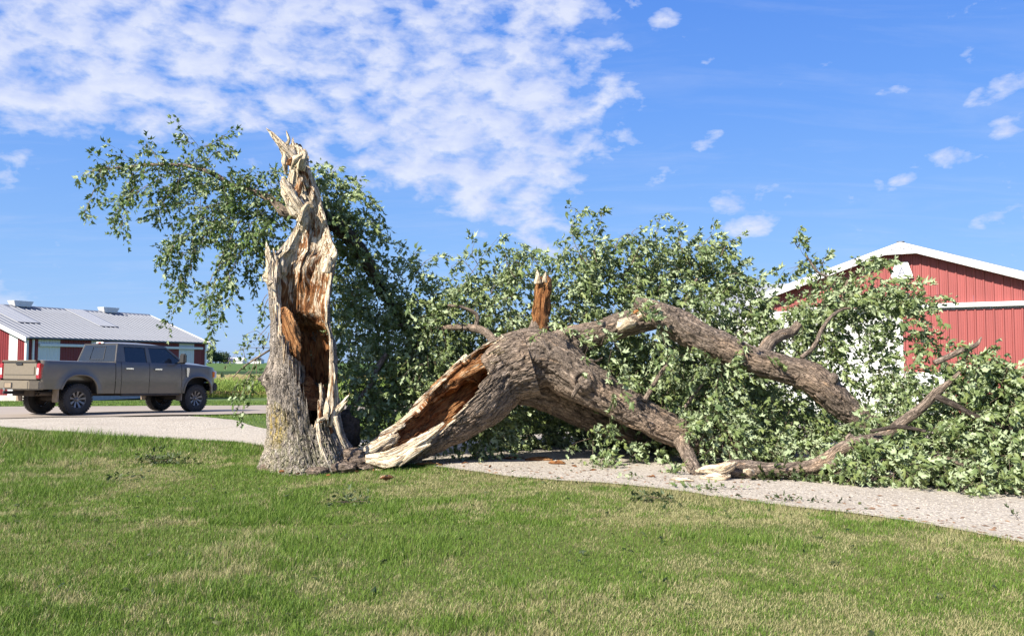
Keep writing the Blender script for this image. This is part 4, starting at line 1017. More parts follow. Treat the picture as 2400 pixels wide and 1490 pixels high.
# --- standing tree: the arching limb to the left
LV = Leaves(); D = 13.4
for p in [
  [(560, 440), (500, 408), (430, 388), (370, 386)], [(370, 386), (300, 392), (240, 400), (198, 404)], [(455, 390), (468, 350), (450, 325), (428, 300)], [(470, 350), (500, 335), (535, 312)],
  [(480, 395), (500, 360), (528, 350)], [(372, 384), (358, 355), (342, 333)], [(320, 390), (300, 370), (276, 348)], [(258, 400), (250, 380), (235, 372)], [(300, 395), (270, 388), (235, 395)],
  [(242, 402), (222, 440), (212, 470), (200, 496)], [(330, 392), (300, 430), (280, 470), (262, 470)], [(340, 400), (305, 460), (292, 505), (280, 535)], [(290, 470), (270, 500), (262, 522)],
  [(420, 395), (370, 420), (320, 450), (290, 460)], [(470, 400), (420, 425), (370, 445), (350, 465)], [(430, 400), (410, 440), (395, 480), (365, 500)], [(400, 450), (380, 480), (370, 505)],
  [(600, 460), (560, 440), (520, 430)], [(620, 470), (590, 450), (570, 420), (560, 400)], [(560, 440), (540, 420), (545, 400)], [(500, 420), (450, 430), (410, 430)],
  [(560, 470), (500, 520), (430, 555), (375, 590)], [(430, 555), (395, 590), (378, 625)], [(410, 560), (400, 600), (408, 628)], [(520, 500), (470, 560), (425, 640), (412, 690)], [(425, 650), (425, 690), (400, 742)],
  [(450, 620), (440, 650), (428, 670)], [(560, 520), (520, 600), (498, 680), (490, 786)], [(500, 640), (482, 690), (478, 725)], [(520, 600), (535, 640), (545, 700)], [(505, 690), (520, 720), (522, 735)], [(590, 520), (560, 600), (530, 650), (515, 665)],
  [(600, 540), (590, 590), (575, 630)], [(620, 540), (615, 600), (600, 640)], [(560, 480), (480, 500), (420, 520)], [(640, 500), (580, 500), (520, 520)], [(600, 480), (560, 480), (500, 470)], [(480, 430), (470, 470), (470, 500)],
  [(470, 560), (440, 590), (400, 600)]]:
    LV.along([(a, b, D+.25*math.sin(a*.03+i)) for i, (a, b) in enumerate(p)], every=.085, spread=.42, size=.105, wind=(0, 0, -.35), length=(.12, .26))
for c_ in [(520, 480, 70, 45, 1.0), (580, 540, 60, 60, 1.1), (480, 540, 60, 35, .8), (620, 470, 40, 50, 1.0), (600, 600, 35, 45, 1.0), (640, 560, 25, 80, .9), (640, 420, 30, 30, .9), (590, 440, 45, 30, .7), (620, 640, 20, 40, .5), (540, 450, 50, 30, .7), (420, 420, 55, 25, .6), (460, 360, 25, 25, .4), (390, 460, 35, 30, .5), (340, 420, 40, 25, .5)]:
    LV.clump(c_[0], c_[1], c_[2], c_[3], 13.4, .45, c_[4]*.8, .105, .5, (0, 0, -.3))
# small spray low on the left of the trunk
for p in [[(632, 760), (610, 785), (598, 800)], [(620, 790), (600, 775), (580, 782)], [(640, 815), (600, 815), (560, 818), (540, 845)], [(600, 840), (585, 880), (565, 920), (560, 958)], [(585, 870), (560, 890), (550, 910)], [(600, 845), (600, 880), (590, 905)],
          [(632, 850), (625, 870), (612, 880)], [(570, 820), (575, 840), (580, 850)], [(626, 690), (618, 700), (612, 720)], [(628, 700), (620, 720), (622, 740)], [(570, 915), (572, 940), (568, 960)], [(630, 780), (625, 800), (610, 830)]]:
    LV.along([(a, b, 12.9) for a, b in p], every=.10, spread=.4, size=.10, wind=(0, 0, -.45), length=(.08, .18), nl=(4, 8), skip=.25)
cnt.append(LV.build(tree_a, M['leaf_dark'], 'drooping green foliage of the arching left limb'))
# --- standing tree: crown hanging behind and to the right
LV = Leaves()
for x, y, rx, ry, d, rd, k in [(700, 430, 40, 25, 13.3, .4, .8), (760, 445, 60, 45, 13.4, .5, 1.1), (810, 480, 55, 50, 13.5, .5, 1.1), (850, 550, 42, 70, 13.6, .5, 1.1), (790, 560, 60, 80, 13.5, .5, 1.1), (830, 640, 65, 60, 13.8, .6, 1.1), (800, 700, 60, 60, 13.6, .5, 1.0),
        (880, 700, 70, 70, 14, .6, 1.1), (950, 650, 60, 40, 14.3, .4, .55), (960, 720, 80, 60, 14.2, .6, 1.0), (1050, 700, 60, 55, 14.2, .5, .9), (1100, 730, 70, 50, 14.1, .6, .9), (1150, 700, 50, 60, 14.2, .5, .9), (1180, 760, 60, 50, 14.0, .5, .9), (1130, 680, 40, 40, 14.0, .4, .5),
        (840, 770, 70, 60, 13.9, .5, .8), (930, 800, 80, 70, 14.2, .7, 1.1), (1020, 790, 90, 70, 14.3, .7, 1.1), (1110, 800, 60, 50, 14.2, .6, .8), (1000, 870, 80, 60, 14.2, .6, 1.1), (900, 870, 70, 50, 13.9, .5, .9), (860, 920, 60, 50, 13.5, .5, 1.1), (930, 920, 80, 60, 13.7, .6, 1.2),
        (850, 990, 50, 45, 13.3, .4, 1.1), (920, 985, 70, 40, 13.6, .5, 1.1), (1000, 940, 60, 50, 14, .5, 1.0), (800, 880, 25, 50, 13.3, .3, .7), (800, 800, 40, 60, 13.3, .4, .7), (1080, 860, 60, 50, 14.5, .5, 1.2), (1120, 850, 60, 60, 14.0, .5, 1.2), (1040, 900, 60, 50, 14.0, .4, 1.2), (1000, 830, 70, 60, 13.7, .4, 1.0), (1060, 760, 60, 50, 13.8, .4, .9), (1140, 910, 60, 50, 14.2, .5, 1.2)]:
    LV.clump(x, y, rx, ry, d, rd, k*.95, .115, .5, (.15, 0, -.35))
for p in [[(930, 720), (975, 690), (975, 640), (960, 590)], [(975, 640), (1000, 610), (1025, 600)], [(970, 640), (950, 610), (940, 590)], [(1060, 700), (1100, 650), (1130, 600), (1165, 560)], [(1110, 640), (1080, 610), (1060, 625)], [(1120, 620), (1105, 590), (1112, 570)], [(1150, 690), (1160, 660), (1158, 630)],
          [(1110, 690), (1105, 665), (1100, 650)], [(880, 640), (900, 610), (895, 580)], [(930, 650), (915, 630), (910, 615)], [(860, 500), (880, 500), (890, 520)], [(830, 450), (860, 460), (872, 470)], [(800, 440), (812, 425), (818, 418)], [(750, 420), (770, 405), (768, 395)],
          [(1180, 690), (1200, 640), (1205, 610)], [(1190, 650), (1185, 620), (1192, 605)]]:
    LV.along([(a, b, 13.9) for a, b in p], every=.10, spread=.4, size=.115, wind=(.15, 0, -.3), length=(.12, .26))
cnt.append(LV.build(tree_a, M['leaf'], 'dense hanging foliage behind and right of the broken trunk'))
# --- fallen tree crown
LV = Leaves(); W = (.45, -.05, -.45)
for x, y, rx, ry, d, rd, k in [
    (1230, 620, 45, 45, 13.7, .4, .9), (1215, 700, 50, 60, 13.7, .5, .9), (1330, 640, 60, 60, 13.6, .5, 1.0), (1370, 600, 50, 55, 13.6, .5, .95), (1330, 710, 55, 60, 13.4, .4, 1.0), (1440, 620, 60, 60, 13.8, .5, .8), (1420, 690, 80, 55, 13.5, .5, 1.1), (1540, 600, 60, 45, 14.0, .5, .9), (1610, 590, 60, 45, 14, .5, .95),
    (1560, 660, 80, 60, 13.8, .6, 1.1), (1640, 660, 70, 60, 13.8, .6, 1.0), (1690, 600, 35, 35, 13.9, .4, .8), (1700, 650, 45, 50, 13.8, .5, .8), (1500, 700, 80, 35, 13.4, .4, 1.1), (1600, 715, 80, 40, 13.2, .4, 1.0), (1700, 720, 70, 50, 13.4, .5, 1.1), (1740, 770, 60, 35, 13.0, .4, .9), (1775, 720, 35, 30, 13.6, .4, .4),
    (1840, 735, 55, 35, 13.4, .5, .8), (1790, 775, 60, 38, 13.3, .4, .9), (1860, 775, 50, 38, 13.2, .4, .9), (1745, 725, 40, 38, 13.5, .4, .7), (1905, 690, 42, 30, 13.2, .4, .6), (1960, 690, 50, 26, 13.0, .4, .8), (2025, 655, 42, 20, 12.9, .3, .9), (2045, 680, 55, 36, 12.8, .4, 1.0), (1900, 720, 70, 45, 12.9, .5, .9), (1980, 720, 70, 50, 12.8, .5, 1.1), (2080, 730, 55, 45, 12.7, .4, .9), (2140, 700, 35, 18, 12.6, .3, .8),
    (1900, 800, 60, 40, 12.8, .4, .9), (1960, 840, 45, 35, 12.7, .3, .8), (1925, 755, 45, 30, 12.9, .3, .8), (2000, 800, 70, 45, 12.7, .4, .5), (2090, 790, 45, 40, 12.6, .3, .7), (2120, 860, 45, 40, 12.5, .3, .7), (2050, 880, 60, 50, 12.5, .4, .45), (1980, 900, 40, 40, 12.8, .4, .6), (2110, 920, 70, 40, 12.2, .4, 1.0), (2180, 830, 40, 30, 12.2, .3, .7)]:
    LV.clump(x, y, rx, ry, d, rd, k*.92, .120, .4, W)
for p in [[(1375, 620), (1345, 570), (1340, 530), (1352, 490)], [(1400, 620), (1390, 570), (1405, 530), (1412, 500)], [(1545, 600), (1535, 560), (1545, 520), (1545, 502)], [(1480, 620), (1500, 580), (1530, 560)], [(1500, 560), (1480, 545), (1495, 535)], [(1440, 590), (1450, 560), (1475, 545)], [(1600, 590), (1590, 560), (1592, 540)],
          [(1630, 580), (1660, 560), (1672, 545)], [(1690, 600), (1705, 570), (1722, 560)], [(1700, 650), (1730, 640), (1745, 650)], [(1650, 590), (1680, 570), (1700, 565)], [(1260, 620), (1240, 590), (1230, 575)], [(1205, 650), (1190, 620), (1185, 600)], [(1220, 630), (1210, 600), (1215, 585)],
          [(1960, 660), (1920, 630), (1885, 600), (1868, 570)], [(1870, 580), (1862, 565), (1866, 555)], [(1900, 620), (1870, 625), (1845, 630)], [(1930, 640), (1930, 610), (1938, 600)], [(2015, 640), (2045, 615), (2075, 608)], [(2080, 670), (2140, 690), (2205, 692)], [(2100, 720), (2150, 740), (2170, 760)], [(2080, 700), (2150, 700), (2180, 700)],
          [(1780, 700), (1770, 660), (1800, 640)], [(1760, 690), (1750, 670), (1770, 655)], [(2150, 780), (2190, 800), (2210, 850)], [(2060, 650), (2100, 668), (2145, 672)], [(1990, 640), (2010, 610), (2050, 612)]]:
    LV.along([(a, b, 13.2) for a, b in p], every=.085, spread=.4, size=.118, wind=W, length=(.12, .26))
cnt.append(LV.build(tree_b, M['leaf'], 'wilting pale green crown of the fallen tree'))
# --- lower foliage in front of and under the limbs, plus unseen clumps added for shade
LV = Leaves()
for x, y, rx, ry, d, rd, k in [
    (1420, 850, 60, 45, 12.9, .35, 1.0), (1480, 890, 60, 45, 12.75, .3, 1.1), (1540, 860, 60, 60, 12.9, .4, 1.0), (1440, 800, 60, 35, 13.1, .4, .9), (1530, 800, 60, 45, 13.1, .4, 1.0), (1610, 830, 60, 50, 12.9, .4, 1.1), (1600, 900, 70, 50, 12.7, .4, 1.2), (1560, 940, 60, 30, 12.55, .25, 1.1), (1680, 900, 60, 60, 12.8, .4, 1.1),
    (1660, 980, 60, 50, 12.3, .35, 1.2), (1720, 1000, 50, 45, 12.2, .35, 1.2), (1740, 930, 60, 60, 12.9, .4, .8), (1800, 980, 60, 60, 12.6, .4, .9), (1850, 1000, 50, 60, 12.5, .35, 1.0), (1850, 930, 60, 40, 13.3, .4, .7), (1780, 1040, 70, 35, 12.4, .4, .9), (1900, 1040, 70, 35, 12.1, .35, 1.0), (1950, 990, 45, 35, 12.4, .3, .9),
    (1700, 860, 60, 40, 12.7, .35, .9), (1780, 900, 50, 40, 13.2, .4, .6), (1650, 1090, 20, 12, 12.3, .2, .5), (1450, 1075, 42, 22, 12.4, .25, .9), (1395, 1025, 22, 16, 12.4, .12, .8), (1445, 1035, 35, 28, 12.4, .2, .9), (1530, 1065, 20, 25, 12.6, .15, .9), (1120, 1040, 60, 32, 13.0, .35, 1.1), (1160, 1000, 50, 40, 13.3, .35, 1.0),
    (1240, 990, 70, 55, 14.6, .6, .9), (1330, 1010, 80, 50, 14.8, .7, 1.0), (1420, 1020, 80, 50, 14.8, .7, 1.0), (1520, 1040, 80, 45, 14.3, .7, 1.0), (1200, 1040, 60, 30, 14.6, .5, .9), (1620, 1060, 60, 30, 13.8, .5, .9), (1500, 950, 90, 50, 14.3, .6, .9), (1620, 960, 90, 60, 14.2, .6, 1.0), (1750, 960, 90, 70, 14.4, .6, 1.0), (1870, 960, 80, 70, 14.4, .6, 1.0), (1320, 900, 60, 50, 14.6, .5, .8), (1420, 880, 80, 50, 14.2, .5, .9), (1520, 850, 90, 60, 14.2, .5, .9), (1650, 830, 90, 60, 14.0, .5, .9), (1760, 850, 70, 60, 14.1, .5, .9), (1340, 820, 60, 50, 14.2, .5, .8), (1500, 742, 26, 16, 12.0, .12, .9), (1545, 765, 30, 20, 12.05, .14, 1.0), (1420, 812, 26, 14, 12.2, .12, .7), (1345, 800, 20, 12, 12.2, .1, .6), (1300, 762, 30, 18, 12.4, .15, .8), (1395, 768, 26, 16, 12.2, .15, .8), (1600, 822, 40, 22, 12.0, .15, .9), (1690, 862, 45, 22, 11.9, .15, 1.0), (1445, 905, 26, 20, 12.0, .12, .9), (1612, 1025, 16, 16, 11.85, .1, .8), (1675, 985, 45, 35, 11.9, .2, 1.2), (1700, 1030, 40, 24, 11.8, .18, 1.1), (1790, 1050, 50, 20, 11.9, .2, 1.0), (1880, 1055, 45, 22, 11.4, .15, 1.0), (1780, 830, 20, 16, 11.9, .1, .5), (1190, 850, 60, 60, 13.9, .5, 1.5), (1250, 850, 60, 60, 13.9, .5, 1.5), (1250, 770, 60, 50, 13.9, .4, 1.2), (1320, 880, 60, 50, 14.0, .5, 1.4), (1340, 770, 60, 50, 13.9, .4, 1.2), (1420, 830, 60, 50, 13.8, .4, 1.2), (1480, 900, 60, 50, 13.8, .4, 1.3), (1400, 930, 60, 40, 14.0, .4, 1.3), (1560, 960, 70, 40, 13.6, .4, 1.3),  # dense last clumps hide behind the log, put in to cast shade
    (1230, 1000, 80, 60, 15.4, .8, 1.2), (1330, 1005, 90, 60, 15.6, .9, 1.3), (1440, 1010, 90, 60, 15.5, .9, 1.3), (1560, 1020, 90, 50, 15.2, .9, 1.3), (1680, 1030, 90, 45, 14.8, .8, 1.2), (1800, 1030, 90, 50, 14.6, .8, 1.2), (1300, 930, 80, 50, 15.4, .8, 1.1), (1500, 930, 100, 60, 15.2, .8, 1.1), (1700, 940, 100, 60, 15.0, .8, 1.1), (1130, 960, 60, 60, 15.2, .7, 1.0)]:
    LV.clump(x, y, rx, ry, d, rd, k*.95, .120, .55, W)
cnt.append(LV.build(tree_b, M['leaf'], 'sunlit sprays of leaves hanging below the fallen limbs, and unseen foliage added behind the trunk for shade'))
# --- foliage of the branch on the ground
LV = Leaves()
for x, y, rx, ry, d, rd, k in [
    (2060, 1000, 60, 40, 11.13, .35, 1.0), (2110, 1050, 70, 40, 10.75, .35, 1.1), (2040, 1080, 70, 35, 10.66, .3, 1.1), (2100, 1105, 80, 25, 10.38, .3, 1.1), (2180, 1000, 60, 50, 10.94, .4, 1.2), (2230, 940, 60, 50, 10.94, .4, 1.1), (2290, 900, 60, 50, 10.85, .4, 1.1), (2290, 850, 45, 35, 10.75, .3, .9), (2350, 890, 45, 35, 10.75, .35, 1.1),
    (2340, 940, 70, 45, 10.66, .4, 1.1), (2260, 1010, 70, 50, 10.57, .4, 1.2), (2350, 1020, 70, 50, 10.38, .4, 1.1), (2220, 1070, 80, 40, 10.38, .4, 1.1), (2320, 1080, 80, 40, 10.19, .4, 1.2), (2400, 1070, 60, 60, 10.10, .4, 1.2), (2400, 980, 50, 60, 10.47, .4, 1.1), (2200, 1110, 80, 20, 10.19, .3, 1.0), (2340, 1130, 80, 20, 9.82, .3, 1.0), (1960, 1110, 40, 22, 10.75, .2, .6),
    (1850, 1075, 40, 16, 11.31, .25, .6), (2000, 1115, 50, 16, 10.47, .2, .8), (2460, 1100, 60, 70, 9.91, .5, 1.1), (2470, 960, 50, 80, 10.47, .4, 1.0), (2150, 940, 50, 40, 11.41, .4, .9), (2110, 980, 50, 40, 11.41, .4, .9)]:
    LV.clump(x, y, rx, ry, d, rd, k*.95, .120, .55, W)
for p in [[(2260, 850), (2300, 830), (2330, 840)], [(2270, 880), (2320, 850), (2350, 850)], [(2350, 900), (2380, 870), (2392, 880)], [(2330, 960), (2380, 930), (2398, 905)], [(2060, 1120), (2130, 1130), (2190, 1140)], [(2240, 1140), (2330, 1150), (2420, 1160)]]:
    LV.along([(a, b, 10.6) for a, b in p], every=.09, spread=.4, size=.118, wind=W, length=(.12, .26))
cnt.append(LV.build(branch, M['leaf'], 'pale wilting leaves heaped at the right end of the branch'))

# ------------------------------------------------------------------ barns
M['red'] = simple('red_painted_steel', (.29, .072, .066), .5, var=.16, scale=1.3, streak=True)
M['red_shaded'] = simple('shaded_red_painted_steel', (.20, .022, .026), .5, var=.16, scale=1.3, streak=True)  # left barn's red darkened so the colour carries its long wall's shade
M['white'] = simple('white_painted_steel', (.70, .70, .69), .45, var=.06, scale=2, streak=True)
M['galv'] = simple('weathered_roof_steel', (.135, .148, .18), .5, .0, var=.14, scale=1.2)
M['galv_pale'] = simple('pale_roof_steel', (.30, .31, .33), .5, 0, var=.05, scale=2)
M['concrete'] = simple('concrete', (.45, .42, .37), .9, var=.15, scale=3)
M['letter_pale'] = simple('faded_lettering', (.22, .23, .28), .7, var=.25, scale=9)
M['dark'] = simple('dark_gap', (.02, .02, .022), .8)
M['pane'] = simple('window_pane', (.06, .08, .11), .08, var=.1)

def panel_mesh(name, width, zb, zt0, zt1, depth=.019, nr=4, rw=1.0):
    """one sheet of ribbed steel standing along +x, front at -y; bottom zb, top rising from zt0 to zt1"""
    xs = []; p = width/nr
    for i in range(nr):
        a = i*p
        xs += [(a, 0), (a+.012*rw, -depth), (a+.034*rw, -depth), (a+.046*rw, 0), (a+p*.5, 0), (a+p*.53, -depth*.22), (a+p*.58, -depth*.22), (a+p*.61, 0), (a+p*.72, 0), (a+p*.75, -depth*.22), (a+p*.82, -depth*.22), (a+p*.85, 0)]
    xs.append((width-.004, 0))
    V = []; n = len(xs)
    for x, y in xs: V.append((x, y, zb))
    for x, y in xs: V.append((x, y, zt0+(zt1-zt0)*x/width))
    for x, y in xs: V.append((x, .03, zb))
    for x, y in xs: V.append((x, .03, zt0+(zt1-zt0)*x/width))
    F = [(i, i+1, n+i+1, n+i) for i in range(n-1)]+[(2*n+i+1, 2*n+i, 3*n+i, 3*n+i+1) for i in range(n-1)]+[(n+i, n+i+1, 3*n+i+1, 3*n+i) for i in range(n-1)]
    F += [(0, n, 3*n, 2*n), (n-1, 3*n-1, 4*n-1, 2*n-1)]
    me = bpy.data.meshes.new(name); me.from_pydata(V, [], F); me.update(); return me
def framed(parent, ang=0.0, loc=(0, 0, 0)):
    return Matrix.Translation(loc) @ Matrix.Rotation(ang, 4, 'Z')
def put(o, parent, mtx):
    o.parent = parent; o.matrix_local = mtx; return o
def wall_run(parent, mtx, length, zb, top, mats, name='wall_panel', w=.914, skip=None):
    """ribbed sheets in a row; top(x) gives the height; mats(x) the paint"""
    cache = {}; x = 0.0
    while x < length-.05:
        ww = min(w, length-x); t0, t1 = top(x), top(x+ww)
        if skip is None or not skip(x+ww/2):
            key = (round(t0, 3), round(t1, 3), round(ww, 3), mats(x+ww/2).name)
            # a sheet under the ridge is split in two slopes by using its true ends
            if key not in cache:
                me = panel_mesh(name, ww, zb, t0, t1, .030, 4, 1.5); me.materials.append(mats(x+ww/2)); cache[key] = me
            o = bpy.data.objects.new(name, cache[key]); C.objects.link(o); put(o, parent, mtx @ Matrix.Translation((x, 0, 0)))
        x += ww
def boxpart(name, mtx, parent, mat, *b, bevel=0):
    mb = MB().box(*b); o = mb.build(name, mat, None, bevel=bevel); put(o, parent, mtx); return o

def barn_right():
    pk = P(2112, 553, 25.0); th = -R(29.6); zg = float(H(12, 25))-.02
    ux = np.array((math.cos(th), math.sin(th)))
    W = 4.15; o = np.array((pk[0], pk[1]))-ux*W
    root = empty('red_barn', (o[0], o[1], zg), th)
    tag(root, 'large red steel barn with white trim and sliding door behind the fallen crown', 'barn')
    I = Matrix.Identity(4); apex = pk[2]-zg-.30; pit = .333; eave = apex-W*pit
    top = lambda x: apex-abs(x-W)*pit
    LEN = 15.0
    def z_at(px, py):   # where a photo pixel meets the front wall
        d = P(px, py, 1)-np.array((0, 0, EYE)); k = (d[0]*-ux[1]+d[1]*ux[0]); t = (o[0]*-ux[1]+o[1]*ux[0])/k
        p = np.array((0, 0, EYE))+d*t; return float((p[:2]-o) @ ux), float(p[2]-zg)
    xr, zr = z_at(2092, 722); zr = (zr+z_at(2400, 713)[1])/2; xd, _ = z_at(2118, 800)
    w = .914/1.0; x0 = W-w*math.floor(W/w)
    # upper wall, split at the ridge
    wall_run(root, I, W, zr, top, lambda x: M['red']); wall_run(root, framed(root, 0, (W, 0, 0)), W, zr, lambda x: top(x+W), lambda x: M['red'])
    wall_run(root, I, 2*W, 0, lambda x: zr, lambda x: M['white'], skip=lambda x: False)
    # sliding door on its track
    dm = framed(root, 0, (xd, -.10, 0)); door = empty('sliding_door'); put(door, root, dm)
    x = 0; me = panel_mesh('door_panel', .914, .05, zr-.10, zr-.10, .030, 4, 1.5); me.materials.append(M['red'])
    for i in range(5):
        q = bpy.data.objects.new('door_panel', me); C.objects.link(q); put(q, door, Matrix.Translation((i*.914, 0, 0)))
    boxpart('track_cover', I, root, M['white'], 1.2, 2*W+2, -.22, -.005, zr-.045, zr+.085, bevel=.01)
    boxpart('door_trim', framed(root), root, M['white'], xd-.13, xd-.004, -.13, -.03, .05, zr-.06, bevel=.01)
    x2, z2 = z_at(2214, 872)
    boxpart('white_panel', framed(root), root, M['white'], xd+.02, x2, -.17, -.125, .05, z2, bevel=.01)
    # side wall to the left and the low wing behind
    sm = framed(root, math.pi/2, (0, 0, 0)) @ Matrix.Scale(1, 4)
    wall_run(root, framed(root, -math.pi/2, (-.0, LEN, 0)), LEN, 0, lambda x: eave, lambda x: M['white'] if x > LEN-2 else M['red'])
    boxpart('corner_trim', I, root, M['white'], -.06, .09, -.06, .09, 0, eave, bevel=.01)
    boxpart('corner_trim', I, root, M['white'], 2*W-.09, 2*W+.06, -.06, .09, 0, eave, bevel=.01)
    # roof and rake boards
    ov = .35; drop = .30
    for s in (-1, 1):
        mb = MB(); xe = W+s*(W+ov); ze = apex-(W+ov)*pit
        mb.prism([(W, apex+.02), (xe, ze+.02), (xe, ze+.08), (W, apex+.10)] if s > 0 else [(xe, ze+.02), (W, apex+.02), (W, apex+.10), (xe, ze+.08)], -.30, LEN, 'y')
        mb.build('roof', M['galv'], root)
        mb = MB(); xb = W+s*.42
        mb.prism([(W, apex+.06-.36 if False else apex-.30+.02), (xb, apex-.30+.02), (xe, ze-.17), (xe, ze+.06), (W, apex+.08)][::s], -.36, -.305, 'y')
        mb.build('rake_board', M['white'], root, bevel=.008)
    boxpart('ridge_cap', I, root, M['galv'], W-.10, W+.10, -.33, LEN, apex+.085, apex+.105)
    # name lettering on the ridge plate: faded
    def text(name, body, size, loc, mat, parent, sx=1.0):
        cu = bpy.data.curves.new(name, 'FONT'); cu.body = body; cu.size = size; cu.extrude = .004; cu.align_x = 'CENTER'
        t = bpy.data.objects.new('tmp_text', cu); C.objects.link(t)
        dg = bpy.context.evaluated_depsgraph_get(); me = bpy.data.meshes.new_from_object(t.evaluated_get(dg)); bpy.data.objects.remove(t); bpy.data.curves.remove(cu)
        o_ = link(name, me, mat); put(o_, parent, Matrix.Translation(loc) @ Matrix.Rotation(math.pi/2, 4, 'X') @ Matrix.Diagonal((sx, 1, 1, 1)))
        return o_
    text('lettering', 'ASTRO', .15, (W+.02, -.366, apex-.17), M['letter_pale'], root, 1.25)
    # lamp-shaped white plaque with an A
    px_, pz_ = z_at(2114, 638)
    sg = empty('letter_plaque'); put(sg, root, Matrix.Translation((px_, -.04, pz_)))
    MB().prism([(-.10-.07, .29), (.17, .29), (.30, -.12), (.25, -.20), (-.25, -.20), (-.30, -.12)], -.06, 0, 'y').build('plaque', M['white'], None, bevel=.006)
    pl = bpy.data.objects['plaque']; pl.parent = sg
    text('lettering', 'A', .42, (0, -.065, -.14), M['letter_pale'], sg, .85)
    # low wing on the left
    a = np.array(P(1672, 742, 28.5)); wz = zg
    wing = empty('barn_wing'); put(wing, root, Matrix.Translation((-3.6, 2.2, 0)))
    hgt = 3.15
    for i in range(4):
        me = panel_mesh('wall_panel', .9, 0, hgt, hgt); me.materials.append(M['white'])
        q = bpy.data.objects.new('wall_panel', me); C.objects.link(q); put(q, wing, Matrix.Translation((i*.9, 0, 0)))
    MB().box(-.1, 3.55, -.18, -.05, hgt-.16, hgt+.02).build('fascia', M['white'], None).parent = wing
    rf = MB(); rf.add([(-.1, -.2, hgt+.03), (3.55, -.2, hgt+.03), (3.55, 5, hgt+1.5), (-.1, 5, hgt+1.5), (-.1, -.2, hgt+.08), (3.55, -.2, hgt+.08), (3.55, 5, hgt+1.55), (-.1, 5, hgt+1.55)], [(0,3,2,1),(4,5,6,7),(0,1,5,4),(1,2,6,5),(2,3,7,6),(3,0,4,7)])
    rf.build('roof', M['galv_pale'], None).parent = wing
    MB().box(.15, .75, -.05, .01, 2.1, 2.85).build('window_frame', M['white'], None).parent = wing
    MB().box(.20, .70, -.056, -.04, 2.15, 2.8).build('window_pane', M['pane'], None).parent = wing
barn_right()

